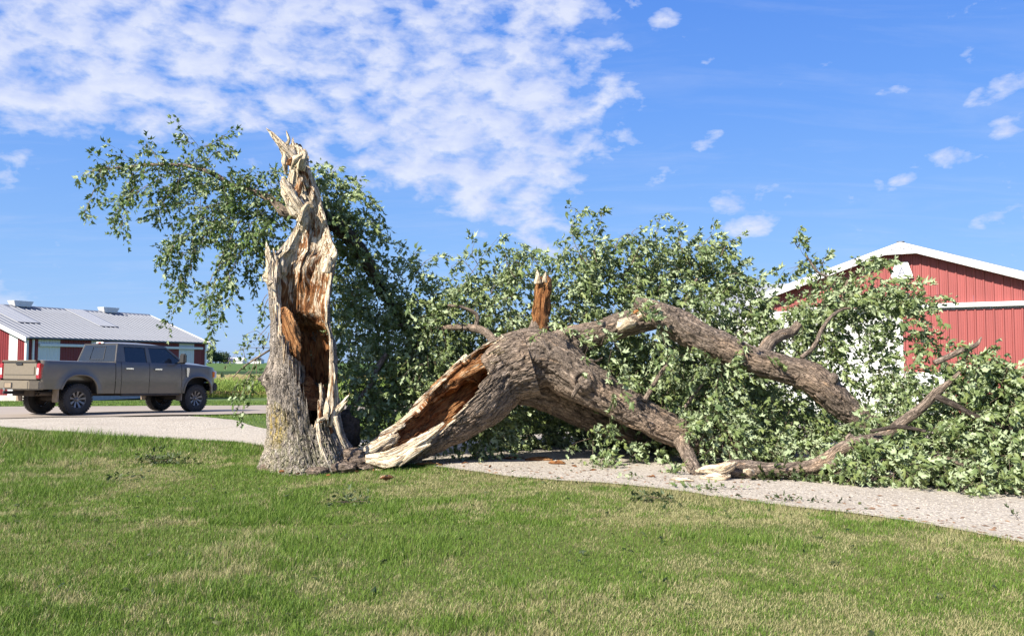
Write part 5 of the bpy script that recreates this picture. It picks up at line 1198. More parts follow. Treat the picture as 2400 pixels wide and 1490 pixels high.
def barn_left():
    D1 = 60.0; c1 = P(63, 790, D1); c2 = P(482, 803, 76.6)
    d = np.array((c2[0]-c1[0], c2[1]-c1[1])); L = np.linalg.norm(d); ang = math.atan2(d[1], d[0])
    base = P(63, 931, D1)[2]; eave = c1[2]-base
    root = empty('red_barn', (c1[0], c1[1], base), ang)
    tag(root, 'long low red steel barn with grey ribbed roof and roof vents behind the pickup', 'barn')
    HW = 6.95; rise = 2.62
    I = Matrix.Identity(4)
    white_at = lambda x: M['white'] if (1.2 < x < 2.4 or 5.2 < x < 6.2 or 8.2 < x < 8.6 or L-3.1 < x < L-1.6) else M['red_shaded']
    wall_run(root, framed(root, 0), L, .12, lambda x: eave-.10, white_at)
    # near gable: runs from its far-left corner to the near corner
    gm = framed(root, -math.pi/2, (0, 2*HW, 0))
    gt = lambda x: eave-.05+rise*(1-abs(x-HW)/HW)
    gwhite = lambda x: M['white'] if 2*HW-1.8 < x < 2*HW-.95 else M['red_shaded']
    wall_run(root, gm, HW, .12, gt, gwhite, w=HW/8); wall_run(root, gm @ Matrix.Translation((HW, 0, 0)), HW, .12, lambda x: gt(x+HW), lambda x: gwhite(x+HW), w=HW/8)
    boxpart('back_wall', I, root, M['red_shaded'], 0, L, 2*HW-.1, 2*HW, .1, eave-.1)
    boxpart('end_wall', I, root, M['red_shaded'], L-.1, L, .1, 2*HW-.1, .1, eave-.1)
    mb = MB(); mb.prism([(.1, eave-.1), (2*HW-.1, eave-.1), (HW, eave+rise-.15)], L-.1, L, 'x'); mb.build('end_gable', M['red_shaded'], None).parent = root
    boxpart('foundation', I, root, M['concrete'], -.05, L+.05, -.04, 2*HW+.04, -.45, .12)
    boxpart('corner_trim', I, root, M['white'], -.08, .10, -.08, .10, .1, eave-.05)
    boxpart('corner_trim', I, root, M['white'], L-.12, L+.06, -.08, .06, .1, eave-.05)
    boxpart('downpipe', I, root, M['white'], .38, .52, -.16, -.03, .1, eave-.06, bevel=.02)
    boxpart('gutter', I, root, M['galv'], -.2, L+.2, -.42, -.28, eave-.10, eave+.02, bevel=.02)
    # two door tracks under the eave
    for a, b in ((.9, 6.7), (11.3, L-.5)):
        boxpart('door_track', I, root, M['white'], a, b, -.20, -.03, eave-.62, eave-.42, bevel=.02)
    boxpart('door_track', gm, root, M['white'], HW-2.2, 2*HW-2.9, -.22, -.03, eave-.60, eave-.30, bevel=.02)
    # roof sheets: each a part
    sl = math.hypot(HW+.35, rise*(HW+.35)/HW); an = math.atan2(rise, HW)
    def sheet(mat):
        me = panel_mesh('roof_sheet', .914, 0, sl, sl, depth=.05, nr=2, rw=2.6); me.materials.append(mat); return me
    g, gp = sheet(M['galv']), sheet(M['galv_pale'])
    half = panel_mesh('roof_sheet', .914, sl*.45, sl, sl, depth=.012, nr=2); half.materials.append(M['galv_pale'])
    n = int(round((L+.6)/.914)); k = (L+.6)/n
    m0 = Matrix.Translation((-.3, -.35, eave+.02-rise*.35/HW)) @ Matrix.Rotation(-(math.pi/2-an), 4, 'X')
    for i in range(n):
        for me, dz in ((g, 0),)+(((half, .08),) if i in (2, 3, 10, 11) else ()):
            o = bpy.data.objects.new('roof_sheet', me); C.objects.link(o); put(o, root, m0 @ Matrix.Translation((i*k, -dz, 0)))
    mb = MB(); mb.prism([(HW, eave+rise-.02), (2*HW+.35, eave-.05), (2*HW+.35, eave+.02), (HW, eave+rise+.05)], -.3, L+.3, 'x'); mb.build('back_roof', M['galv'], None).parent = root
    mb = MB(); mb.prism([(HW-.25, eave+rise-.06), (HW+.25, eave+rise-.06), (HW, eave+rise+.10)], -.32, L+.32, 'x'); mb.build('ridge_cap', M['galv'], None).parent = root
    for s in (0, 1):
        y0, y1 = (-.35, HW) if s == 0 else (2*HW+.35, HW); z0, z1 = eave-.13-.05, eave+rise-.05
        for xx, nm in ((-.36, 'rake_board'), (L+.30, 'rake_board')):
            mb = MB(); mb.prism([(y0, z0-.14), (y1, z1-.20), (y1, z1+.12), (y0, z0+.18)], xx, xx+.06, 'x'); mb.build(nm, M['white'], None).parent = root
    # ridge vents: flared boxes
    for px in (48, 254):
        dd = P(px, 715, 1)-np.array((0, 0, EYE)); best = min(np.linspace(-1, L, 400), key=lambda t: abs((c1[0]+d[0]/L*t-d[1]/L*HW)/(c1[1]+d[1]/L*t+d[0]/L*HW)-dd[0]))
        V = []
        for z, k2 in ((0, .70), (.46, .92)):
            for sx, sy in ((-1, -1), (1, -1), (1, 1), (-1, 1)): V.append((best+sx*.95*k2, HW+sy*.45*k2, eave+rise-.02+z))
        MB().add(V, [(0, 3, 2, 1), (4, 5, 6, 7), (0, 1, 5, 4), (1, 2, 6, 5), (2, 3, 7, 6), (3, 0, 4, 7)]).build('ridge_vent', M['white'], None, bevel=.03).parent = root
barn_left()

# ------------------------------------------------------------------ pickup truck
def dusty_paint():
    m, nt, b = new_mat('dusty_bronze_paint'); t = NT(nt); c = coord(t)
    sep = t.n('ShaderNodeSeparateXYZ'); t.l(c, sep.inputs[0]); z = sep.outputs[2]
    f = t.noise(c, 2.2, 6, .65); f2 = t.noise(t.mapv(c, (3, 8, 8)), 2, 5, .6)
    dust = t.m('MULTIPLY', t.m('SUBTRACT', 1.62, z), .85, True)
    dust = t.m('ADD', dust, t.m('MULTIPLY', t.m('SUBTRACT', f, .45), .7)); dust = t.m('MINIMUM', t.m('MAXIMUM', dust, .12), .9)
    rear = t.m('MULTIPLY', t.m('SUBTRACT', -.85, sep.outputs[0]), 5.0, True)
    dust = t.m('MAXIMUM', dust, t.m('MULTIPLY', rear, .85))
    col = t.mix(dust, (.095, .09, .085), t.mix(f2, (.17, .135, .09), (.25, .205, .14)))
    t.l(col, b.inputs['Base Color'])
    t.l(t.m('ADD', t.m('MULTIPLY', dust, .25), .30), b.inputs['Roughness'])
    b.inputs['Metallic'].default_value = .15; b.inputs['Coat Weight'].default_value = .5; b.inputs['Coat Roughness'].default_value = .16
    return m
M['paint'] = dusty_paint()
M['tyre'] = simple('tyre_rubber', (.035, .032, .030), .85, var=.35, scale=5)
M['rim'] = simple('dusty_alloy', (.22, .21, .20), .4, .6, var=.25, scale=8)
M['chrome'] = simple('bright_metal', (.6, .6, .6), .2, .9, var=.05)
M['under'] = simple('muddy_underbody', (.07, .052, .038), .9, var=.4, scale=5)
M['plastic'] = simple('black_plastic', (.025, .025, .027), .6)
M['red_lens'] = simple('red_lens', (.33, .015, .015), .2, var=.1, coat=.5)
M['clear_lens'] = simple('clear_lens', (.75, .74, .72), .2, var=.08, coat=.5)
M['amber'] = simple('amber_lens', (.65, .16, .02), .25, var=.1)
M['mud'] = simple('dried_mud', (.26, .20, .14), .9, var=.2, scale=9)
def glass_mat():
    m, nt, b = new_mat('tinted_glass'); t = NT(nt)
    b.inputs['Base Color'].default_value = (.022, .034, .055, 1); b.inputs['Roughness'].default_value = .06; b.inputs['Specular IOR Level'].default_value = .7
    b.inputs['Coat Weight'].default_value = .5
    gl = t.n('ShaderNodeBsdfTransparent'); gl.inputs[0].default_value = (.33, .40, .46, 1)
    ms = t.n('ShaderNodeMixShader'); ms.inputs[0].default_value = .35
    out = nt.nodes['Material Output']; t.l(b.outputs[0], ms.inputs[1]); t.l(gl.outputs[0], ms.inputs[2]); t.l(ms.outputs[0], out.inputs[0]); return m
M['glass'] = glass_mat()

def truck():
    s = 1.03
    X0, Y0 = -12.56+.50*s, 24.8-.0; a = R(60)
    # near rear wheel contact
    near = np.array((-12.56, 24.8)); head = np.array((math.cos(a), math.sin(a))); left = np.array((-head[1], head[0]))
    ctr = near+left*1.0*s           # rear axle centre
    z = float(H(ctr[0], ctr[1]))+.052
    root = bpy.data.objects.new('pickup_truck', None); C.objects.link(root)
    tag(root, 'dusty bronze grey crew-cab pickup with muddy tyres parked on the road', 'pickup truck')
    zf_ = float(H(*(ctr+head*4.06*s)))+.052
    pt = math.atan2(zf_-z, 4.06*s)
    root.matrix_world = Matrix.Translation((ctr[0], ctr[1], z)) @ Matrix.Rotation(a, 4, 'Z') @ Matrix.Rotation(-pt, 4, 'Y') @ Matrix.Scale(s, 4)
    AX = (0.0, 4.06); RA = .56; WR = .43
    BZ = 1.50
    def zbot(x):
        z_ = .60 if x > -.55 else .70
        if x < -.55: z_ = .72
        for ax in AX:
            dx = abs(x-ax)
            if dx < RA+.001:
                k = (1-(dx/RA)**2.6)**(1/2.6) if dx < RA else 0
                z_ = max(z_, .45+k*(RA+.12)-.0)
        return max(z_, .60)
    def ztop(x):
        if x < 1.15: return BZ
        if x < 3.40: return BZ+.03
        t_ = (x-3.40)/(4.95-3.40); return BZ+.02-.10*t_**1.6-.10*max(0, (t_-.85)/.15)**2
    def half(x, z_):
        w = .955+.045*math.sin(math.pi*min(1, max(0, (z_-.45)/1.15)))
        if z_ > 1.40: w -= .10*((z_-1.40)/.15)**2*.5
        for ax in AX:
            d_ = math.hypot(x-ax, (z_-.45)*.95); w += .050*math.exp(-((d_-RA-.05)/.11)**2)
        if x > 4.45: w -= .32*((x-4.45)/.55)**2.2
        if x < -1.0: w -= .10*((-1.0-x)/.15)**2
        return w
    def side_panel(name, x0, x1, nx, sy, parent=None):
        xs = np.linspace(x0, x1, nx); nz = 16; V = []
        for x in xs:
            zb, zt = zbot(x), ztop(x)
            for j in range(nz+1):
                z_ = zb+(zt-zb)*j/nz; V.append((x, sy*half(x, z_), z_))
            V.append((x, sy*(half(x, zt)-.06), zt+.012))
            V.append((x, sy*(half(x, zt)-.16), zt+.014 if x < 3.4 else zt+.03))
            V.insert(len(V)-nz-3, (x, sy*(half(x, zb)-.07), zb+.0))
        m = nz+4; F = [(i*m+j, i*m+j+1, (i+1)*m+j+1, (i+1)*m+j) for i in range(nx-1) for j in range(m-1)]
        return MB().add(V, F).build(name, M['paint'], parent or root, smooth=True)
    for sy in (-1, 1):
        side_panel('bed_side', -1.10, 1.115, 72, sy)
        rd = side_panel('rear_door', 1.325, 2.265, 14, sy); fd = side_panel('front_door', 2.28, 3.44, 14, sy)
        side_panel('cab_corner', 1.135, 1.31, 5, sy)
        side_panel('front_fender', 3.455, 4.98, 60, sy)
        for d_, xh in ((rd, 1.42), (fd, 2.42)):
            MB().box(xh, xh+.26, sy*1.035-.015, sy*1.035+.015, 1.315, 1.355).build('door_handle', M['chrome'], d_, bevel=.008)
        MB().tube([(1.35, sy*.95, .56), (3.4, sy*.95, .56)], .04, 8).build('rocker', M['under'], root)
        # fender flares: rolled lip round each arch
        for ax in AX:
            pts = []
            for k in range(29):
                u = -1+2*k/28; x = ax+u*RA*.995; pts.append((x, sy*(half(x, zbot(x))+.012), zbot(x)))
            MB().tube(pts, .028, 6).build('arch_lip', M['paint'], root, smooth=True)
        # mirrors
        mr = MB().box(3.22, 3.34, sy*1.10-.0 if sy > 0 else sy*1.36, sy*1.36 if sy > 0 else sy*1.10, 1.52, 1.84).build('side_mirror', M['plastic'], root, bevel=.04)
        MB().tube([(3.30, sy*.95, 1.55), (3.30, sy*1.12, 1.58)], .03, 8).build('mirror_arm', M['plastic'], mr)
        # vent badge
        MB().prism([(3.62, 1.12), (3.68, 1.12), (3.72, 1.40), (3.60, 1.40)], sy*1.012, sy*1.03, 'y').build('fender_vent', M['chrome'], root)
        # tail lamp: tall C shape
        tl = MB().box(-1.145, -.93, min(sy*.80, sy*.972), max(sy*.80, sy*.972), 1.00, 1.42).build('tail_lamp', M['red_lens'], root, bevel=.02)
        MB().box(-1.155, -1.10, min(sy*.83, sy*.93), max(sy*.83, sy*.93), 1.10, 1.30).build('reversing_lens', M['clear_lens'], tl, bevel=.01)
        hl = MB().box(4.72, 4.93, min(sy*.66, sy*.90), max(sy*.66, sy*.90), 1.08, 1.34).build('headlight', M['clear_lens'], root, bevel=.03)
        MB().box(4.70, 4.80, min(sy*.86, sy*.945), max(sy*.86, sy*.945), 1.12, 1.30).build('side_marker', M['amber'], hl, bevel=.01)
        MB().box(-.62, -.58, sy*.86-.13, sy*.86+.13, .36, .80).build('mud_flap', M['mud'], root, bevel=.01)
        MB().box(3.46, 3.50, sy*.86-.13, sy*.86+.13, .36, .80).build('mud_flap', M['mud'], root, bevel=.01)
    # hood, inner bed, cowl
    V = []; nx, ny = 16, 13
    for i in range(nx):
        x = 3.40+(4.98-3.40)*i/(nx-1)
        for j in range(ny):
            v = -1+2*j/(ny-1); zz = ztop(x)+.03+.055*(1-abs(v)**3)+(.02 if abs(v) < .45 else 0); V.append((x, v*(half(x, ztop(x))-.155), zz))
    MB().add(V, [(i*ny+j, (i+1)*ny+j, (i+1)*ny+j+1, i*ny+j+1) for i in range(nx-1) for j in range(ny-1)]).build('hood', M['paint'], root, smooth=True)
    MB().box(4.86, 4.965, -.66, .66, .95, 1.40).build('grille', M['chrome'], root, bevel=.03)
    MB().box(4.80, 5.02, -.86, .86, .66, .94).build('front_bumper', M['plastic'], root, bevel=.05)
    MB().box(-1.02, 1.10, -.80, .80, .93, .98).build('bed_floor', M['under'], root)
    MB().box(1.06, 1.13, -.90, .90, .93, BZ+.0).build('bed_front', M['paint'], root)
    for sy in (-1, 1): MB().box(-1.02, 1.06, min(sy*.78, sy*.83), max(sy*.78, sy*.83), .98, BZ+.01).build('bed_inner', M['paint'], root)
    # tailgate with pressed panel, spoiler lip and handle
    tg = MB().box(-1.13, -1.03, -.80, .80, .97, BZ-.02).build('tailgate', M['paint'], root, bevel=.02)
    MB().box(-1.150, -1.12, -.72, .72, 1.10, 1.33).build('pressed_panel', M['paint'], tg, bevel=.012)
    MB().box(-1.19, -1.02, -.80, .80, BZ-.045, BZ+.005).build('spoiler_lip', M['paint'], tg, bevel=.02)
    MB().box(-1.165, -1.13, -.15, .15, 1.375, 1.425).build('tailgate_handle', M['plastic'], tg, bevel=.008)
    rb = MB().prism([(-1.36, -.82), (-1.42, -.55), (-1.42, .55), (-1.36, .82), (-1.14, .98), (-.98, .98), (-.98, -.98), (-1.14, -.98)], .70, .95, 'z').build('rear_bumper', M['paint'], root, bevel=.03)
    MB().box(-1.432, -1.40, -.20, .20, .74, .89).build('plate_recess', M['plastic'], rb, bevel=.01)
    MB().box(-1.438, -1.42, -.15, .15, .755, .88).build('licence_plate', M['mud'], rb)
    ht = MB().box(-1.55, -1.0, -.04, .04, .58, .66).build('hitch', M['plastic'], root, bevel=.01)
    MB().lathe([(.0, .74), (.03, .73), (.035, .70), (.02, .67), (.02, .64), (0, .64)], 12, 'z', (-1.52, 0, 0)).build('tow_ball', M['chrome'], ht, smooth=True)
    # cab: roof shell, pillars, glass
    def xs_front(z_): return 3.62-(z_-1.53)/(2.10-1.53)*.83
    def wy(z_): return .935-(z_-1.53)/(2.10-1.53)*.145
    zb, zt = BZ+.03, 2.05
    # roof
    V = []; nx, ny = 18, 13; x0, x1 = 1.27, 2.92
    for i in range(nx):
        u = i/(nx-1); x = x0+(x1-x0)*u
        for j in range(ny):
            v = -1+2*j/(ny-1); e = min(1, 6*min(u+.06, 1-u+.04)); V.append((x, v*(wy(zt)+.01-.0*u), zt+.085*(1-abs(v)**4)*(.55+.45*math.sin(math.pi*min(1, u*.9+.12)))*e+.005))
    rf = MB().add(V, [(i*ny+j, i*ny+j+1, (i+1)*ny+j+1, (i+1)*ny+j) for i in range(nx-1) for j in range(ny-1)]).build('roof', M['paint'], root, smooth=True)
    MB().box(1.235, 1.30, -.17, .17, 2.075, 2.125).build('brake_light', M['clear_lens'], root, bevel=.008)
    MB().box(1.228, 1.25, -.06, .06, 2.083, 2.115).build('brake_lens', M['red_lens'], bpy.data.objects['brake_light'])
    MB().prism([(2.45, 2.12), (2.62, 2.12), (2.47, 2.18)], -.012, .012, 'y').build('roof_antenna', M['plastic'], root)
    for sy in (-1, 1):
        def pl(name, quad, th=.05, mat='paint', par=None, inset=0.0):
            """pillar or pane from (x,z) corners on the sloping side of the cab"""
            V = []
            for x, z_ in quad: V.append((x, sy*(wy(z_)-inset), z_))
            for x, z_ in quad: V.append((x, sy*(wy(z_)-inset-th), z_))
            n = len(quad)
            return MB().add(V, [tuple(range(n)), tuple(range(2*n-1, n-1, -1))]+[(i, i+n, (i+1) % n+n, (i+1) % n) for i in range(n)]).build(name, M[mat], par or root, bevel=.008 if mat == 'paint' else 0)
        pl('rear_pillar', [(1.14, zb), (1.47, zb), (1.47, zt), (1.27, zt)])
        pl('door_pillar', [(2.20, zb), (2.36, zb), (2.30, zt), (2.18, zt)])
        pl('front_pillar', [(3.52, zb), (3.64, zb), (2.93, zt), (2.85, zt)])
        pl('roof_rail', [(1.27, zt-.07), (2.95, zt-.07), (2.90, zt+.02), (1.27, zt+.02)], inset=-.004)
        pl('side_window', [(1.465, zb), (2.205, zb), (2.19, zt-.06), (1.50, zt-.06)], .008, 'glass', None, .02)
        pl('side_window', [(2.355, zb), (3.53, zb), (2.95, zt-.06), (2.31, zt-.06)], .008, 'glass', None, .02)
    # back wall of the cab with slider window
    V = [(1.15, -.90, zb), (1.15, .90, zb), (1.28, .79, zt+.02), (1.28, -.79, zt+.02)]
    MB().add([(1.155, -.92, zb-.4), (1.155, .92, zb-.4), (1.155, .92, zb+.02), (1.155, -.92, zb+.02)], [(0, 1, 2, 3)]).build('cab_back', M['paint'], root)
    def bp(u, v, off=0): return (1.15+.13*v-off, u*(.93-.14*v), zb+(zt+.03-zb)*v)
    MB().add([bp(-1, 0), bp(1, 0), bp(1, 1), bp(-1, 1), bp(-.92, .03), bp(.92, .03), bp(.90, .90), bp(-.90, .90)], [(0, 1, 5, 4), (1, 2, 6, 5), (2, 3, 7, 6), (3, 0, 4, 7)]).build('rear_window_frame', M['plastic'], root)
    rw = MB().add([bp(-.93, .02, .004), bp(.93, .02, .004), bp(.91, .91, .004), bp(-.91, .91, .004)], [(0, 1, 2, 3)]).build('rear_window', M['glass'], root)
    MB().tube([bp(-.36, .12, .01), bp(-.36, .82, .01), bp(.36, .82, .01), bp(.36, .12, .01), bp(-.36, .12, .01)], .009, 5).build('slider_frame', M['plastic'], rw)
    MB().add([(3.62, -.92, zb), (3.62, .92, zb), (2.92, .79, zt), (2.92, -.79, zt)], [(0, 1, 2, 3)]).build('windscreen', M['glass'], root)
    # interior
    for x in (1.62, 2.55):
        for sy in ((-1, 1)):
            st = MB().box(x-.12, x+.02, sy*.42-.24, sy*.42+.24, 1.0, 1.62).build('seat_back', M['plastic'], root, bevel=.04)
            MB().box(x-.13, x-.02, sy*.42-.13, sy*.42+.13, 1.66, 1.84).build('headrest', M['plastic'], st, bevel=.03)
    MB().box(3.15, 3.5, -.85, .85, 1.2, 1.56).build('dashboard', M['plastic'], root, bevel=.05)
    MB().lathe([(.19, -.015), (.205, 0), (.19, .015), (.175, 0)], 20, 'x', (3.02, .42, 1.50), True).build('steering_wheel', M['plastic'], root, smooth=True)
    # underbody
    MB().box(-1.0, 4.75, -.50, .50, .52, .80).build('chassis', M['under'], root)
    MB().box(.62, 3.44, -.90, .90, .60, .95).build('cab_floor', M['under'], root)
    for ax in AX:
        MB().box(ax-.62, ax+.62, -.56, .56, .62, 1.10).build('wheel_well', M['plastic'], root)
        MB().tube([(ax, -.8, .43), (ax, .8, .43)], .07, 10).build('axle', M['under'], root)
    MB().box(-.9, -.62, -.9, .9, .72, .95).build('wheel_well', M['plastic'], root)
    for yy in (-.70, -.57):
        MB().lathe([(.055, -.98), (.055, -.60), (.045, -.60), (.045, -.98)], 16, 'x', (0, yy, .60), True).build('exhaust_tip', M['under'], root, smooth=True)
    # wheels
    def wheel():
        w = empty('wheel')
        prof = [(.235, -.13), (.26, -.145), (.33, -.150), (.385, -.145), (.415, -.125), (.428, -.10), (.430, 0), (.428, .10), (.415, .125), (.385, .145), (.33, .15), (.26, .145), (.235, .13)]
        ty = MB(); ty.lathe(prof, 48, 'y', (0, 0, 0))
        for i in range(36):
            for row, (y0, y1) in enumerate(((-.148, -.085), (-.07, -.01), (.01, .07), (.085, .148))):
                a0 = 2*math.pi*(i+(.5 if row % 2 else 0))/36; a1 = a0+.115
                r0, r1 = .405 if row in (0, 3) else .42, .442
                V = [(r*math.cos(q), y, r*math.sin(q)) for q in (a0, a1) for y in (y0, y1) for r in (r0, r1)]
                ty.add(V, [(0, 1, 3, 2), (4, 6, 7, 5), (0, 4, 5, 1), (2, 3, 7, 6), (1, 5, 7, 3), (0, 2, 6, 4)])
        ty.build('tyre', M['tyre'], w, smooth=True)
        rm = MB(); rm.lathe([(.255, -.13), (.24, -.135), (.225, -.11), (.22, .05), (.225, .12), (.245, .13)], 40, 'y'); rm.lathe([(0, -.075), (.06, -.08), (.075, -.065), (.08, -.04)], 20, 'y')
        rm.build('rim', M['rim'], w, smooth=True)
        MB().lathe([(.0, -.02), (.215, -.02), (.22, 0)], 32, 'y').build('brake_disc', M['under'], w)
        for k in range(9):
            q = 2*math.pi*k/9; cq, sq = math.cos(q), math.sin(q)
            def rr(x, z_): return x*cq-z_*sq, x*sq+z_*cq
            V = []
            for x, hw, y in ((.065, .020, -.072), (.235, .032, -.122)):
                for dz in (-1, 1):
                    px_, pz_ = rr(x, dz*hw); V += [(px_, y, pz_), (px_, y+.03, pz_)]
            MB().add(V, [(0, 2, 6, 4), (1, 5, 7, 3), (0, 4, 5, 1), (2, 3, 7, 6), (0, 1, 3, 2), (4, 6, 7, 5)]).build('spoke', M['rim'], w)
        MB().lathe([(0, -.125), (.035, -.12), (.05, -.10), (.05, -.07)], 14, 'y').build('hub_cap', M['rim'], w, smooth=True)
        return w
    w0 = wheel(); kids = list(w0.children); first = True
    for ax in AX:
        for sy in (-1, 1):
            if first: w = w0; first = False
            else:
                w = w0.copy(); C.objects.link(w)
                for k in kids:
                    q = k.copy(); C.objects.link(q); q.parent = w
            w.parent = root; w.location = (ax, sy*.84, .432); w.rotation_euler = (0, random.uniform(0, 6), 0 if sy < 0 else math.pi)
truck()

# ------------------------------------------------------------------ cornfield, far trees and farm
def corn_material():
    m, nt, b = new_mat('corn_leaf'); t = NT(nt); v = t.attr('v').outputs['Fac']
    col = t.ramp(v, [(0.0, (.50, .34, .17)), (0.2, (.42, .34, .14)), (0.3, (.24, .33, .065)), (0.8, (.28, .40, .085)), (0.9, (.42, .33, .16)), (1.0, (.45, .36, .18))])
    t.l(col, b.inputs['Base Color']); b.inputs['Roughness'].default_value = .6
    tr = t.n('ShaderNodeBsdfTranslucent'); t.l(col, tr.inputs['Color']); ms = t.n('ShaderNodeMixShader'); ms.inputs[0].default_value = .3
    out = nt.nodes['Material Output']; t.l(b.outputs[0], ms.inputs[1]); t.l(tr.outputs[0], ms.inputs[2]); t.l(ms.outputs[0], out.inputs[0]); return m
M['corn'] = corn_material()
def build_corn():
    xs = []; ys = []
    for r in range(12):
        x = np.arange(-38, 40, .19); xs.append(x+rng.normal(0, .04, len(x))); ys.append(85.5+r*.8+rng.normal(0, .06, len(x)))
    x = np.concatenate(xs); y = np.concatenate(ys); n = len(x); h = rng.uniform(1.75, 2.25, n); z = H(x, y)
    Vs = []; Fs = []; A = []; off = 0
    def tri(p, q, r, v):
        nonlocal off
        V = np.stack([p, q, r], 1).reshape(-1, 3); k = len(p); Vs.append(V); Fs.append(np.arange(3*k).reshape(k, 3)+off); off += 3*k; A.append(np.repeat(v, 3))
    base = np.stack([x, y, z], -1); up = np.array((0, 0, 1.0))
    w = np.array((.03, 0, 0)); tri(base-w, base+w, base+up*h[:, None], np.full(n, .35))
    for k in range(9):
        f = .12+.8*k/9; a = rng.uniform(0, 6.28, n); d = np.stack([np.cos(a), np.sin(a), 0*a], -1); s = np.stack([-np.sin(a), np.cos(a), 0*a], -1)*.05
        p = base+up*(h*f)[:, None]; ln = rng.uniform(.35, .6, n)[:, None]
        mid = p+d*ln*.5+up*ln*.45; tip = p+d*ln+up*ln*rng.uniform(-.3, .35, (n, 1))
        v = (rng.uniform(0, .22, n) if k < 2 else rng.uniform(.32, .8, n))
        tri(p, mid-s, mid+s, v); tri(mid-s, tip, mid+s, v)
    for k in range(4):
        a = rng.uniform(0, 6.28, n); p = base+up*(h*.93)[:, None]; d = np.stack([np.cos(a)*.13, np.sin(a)*.13, np.full(n, .32)], -1)
        tri(p-w*.6, p+w*.6, p+d, rng.uniform(.9, 1, n))
    o = link('corn_field', big_mesh('corn_field', np.concatenate(Vs), np.concatenate(Fs), {'v': np.concatenate(A)}), M['corn'])
    tag(o, 'rows of tasselled green corn beyond the road', kind='stuff')
    # canopy behind the front rows
    gx, gy = np.meshgrid(np.linspace(-60, 70, 300), np.linspace(95, 121, 60), indexing='ij')
    zz = H(gx, gy)+1.9+(fbm(np.stack([gx*2.5, gy*2.5, gx*0], -1), 2, 4)-.5)*.9
    V = np.stack([gx, gy, zz], -1).reshape(-1, 3)
    o = link('corn_canopy', big_mesh('corn_canopy', V, grid_faces(300, 60)[:, ::-1] if False else grid_faces(300, 60), {'v': np.where(fbm(V*4, 2, 3) > .5, .95, .6)}), M['corn']); tag(o, 'tasselled corn tops running back from the front rows', kind='stuff')
build_corn()
M['far_leaf'] = simple('far_foliage', (.045, .075, .035), .9, var=.4, scale=.8)
def far_tree(px, Y, h, w, seed):
    z = float(H(0, Y)); x = (px-CX)/FPX*Y
    r = empty('distant_tree', (x, Y, z)); rg = np.random.default_rng(seed)
    MB().tube([(x-x, 0, 0), (0.1, 0, h*.45)], [h*.035, h*.02], 6).build('trunk', M['bark_dark'], r)
    n = 900; v = rg.normal(0, 1, (n, 3)); v /= np.linalg.norm(v, axis=1)[:, None]; rr = rg.uniform(.3, 1, n)[:, None]**.5
    lob = 1+.28*np.sin(v[:, :1]*5+seed)+.2*np.sin(v[:, 2:]*7+seed*2)
    p = v*rr*lob*np.array((w/2, w/2, h*.42))+np.array((0, 0, h*.58)); s = h*.055
    e = rg.normal(0, s, (n, 3, 3)); V = (p[:, None]+e).reshape(-1, 3)
    link('crown', big_mesh('crown', V, np.arange(3*n).reshape(n, 3)), M['far_leaf'], r)
    return r
lab = ['tallest round tree at the left end of the far clump, beside the barn corner', 'broad low tree second in the far clump by the barn', 'dark tree third in the far clump on the horizon', 'low tree at the right end of the far clump, next to the white shed']
for i, (px, h, w) in enumerate([(494, 11, 8), (506, 8.5, 9), (516, 8, 9), (525, 8.5, 8)]):
    tag(far_tree(px, 620+i*6, h, w, i+1), lab[i], 'tree', 'trees on the far horizon left of the stump')
lab = ['low far tree in the gap of leaves right of the standing trunk, leftmost of four', 'low far tree second of four right of the standing trunk', 'low far tree third of four right of the standing trunk', 'low far tree rightmost of four right of the standing trunk']
for i, (px, h, w) in enumerate([(838, 6, 12), (858, 8, 12), (876, 7, 13), (895, 6, 12)]):
    tag(far_tree(px, 700+i*6, h, w, i+11), lab[i], 'tree', 'trees on the far horizon right of the trunk')
def farm():
    Y = 640.; z = float(H(0, Y)); x = (547-CX)/FPX*Y
    r = empty('white_shed', (x, Y, z)); tag(r, 'tiny long white farm shed on the horizon beside the far trees', 'shed')
    MB().box(-7, 7, 0, 8, 0, 2.4).build('wall', M['white'], r)
    MB().prism([(-.5, 2.4), (8.5, 2.4), (4, 4.6)], -7.4, 7.4, 'x').build('roof', M['white'], r)
    x = (600-CX)/FPX*Y
    r = empty('grey_shed', (x, Y, z)); tag(r, 'tiny grey roofed farm shed on the horizon close to the standing trunk', 'shed')
    MB().box(-4, 4, 0, 8, 0, 2.6).build('wall', M['white'], r)
    MB().prism([(-4.4, 2.5), (4.4, 2.5), (0, 5.2)], -.5, 8.5, 'y').build('roof', M['galv'], r)
farm()

# ------------------------------------------------------------------ debris
def debris(name, px, py, ln, ang, r, seed, pale, label, cat='wood chunk', n=3, group=None):
    g = G(px, py, .03); root = empty(name, g)
    for i in range(n):
        a = ang+random.uniform(-.3, .3); ox, oy = random.uniform(-.1, .1)*ln, random.uniform(-.06, .06)
        p = [(g[0]+ox+math.cos(a)*ln*t, g[1]+oy+math.sin(a)*ln*t, g[2]+.012+.015*math.sin(3.1*(t+.5))*random.random(), r*(1-1.6*abs(t))*random.uniform(.6, 1)+.003) for t in (-.5, -.2, .15, .5)]
        chunk_mesh('wood_piece' if n > 1 else name, p, M['torn'], root, 14, .4, seed+i, pale, .5, px=False)
    tag(root, label, cat, group); return root
debris('rotten_chunk', 1262, 1083, .38, .1, .045, 80, .05, 'longest rusty brown slab of rotten wood on the gravel under the fallen trunk', n=4)
debris('rotten_chunk', 1305, 1092, .22, -.15, .04, 90, .05, 'short rusty chunk of rotten wood just right of the longest slab', n=3)
debris('rotten_chunk', 1205, 1080, .30, .25, .018, 95, .1, 'thin dark strip of bark on the gravel left of the rusty slab', n=2)
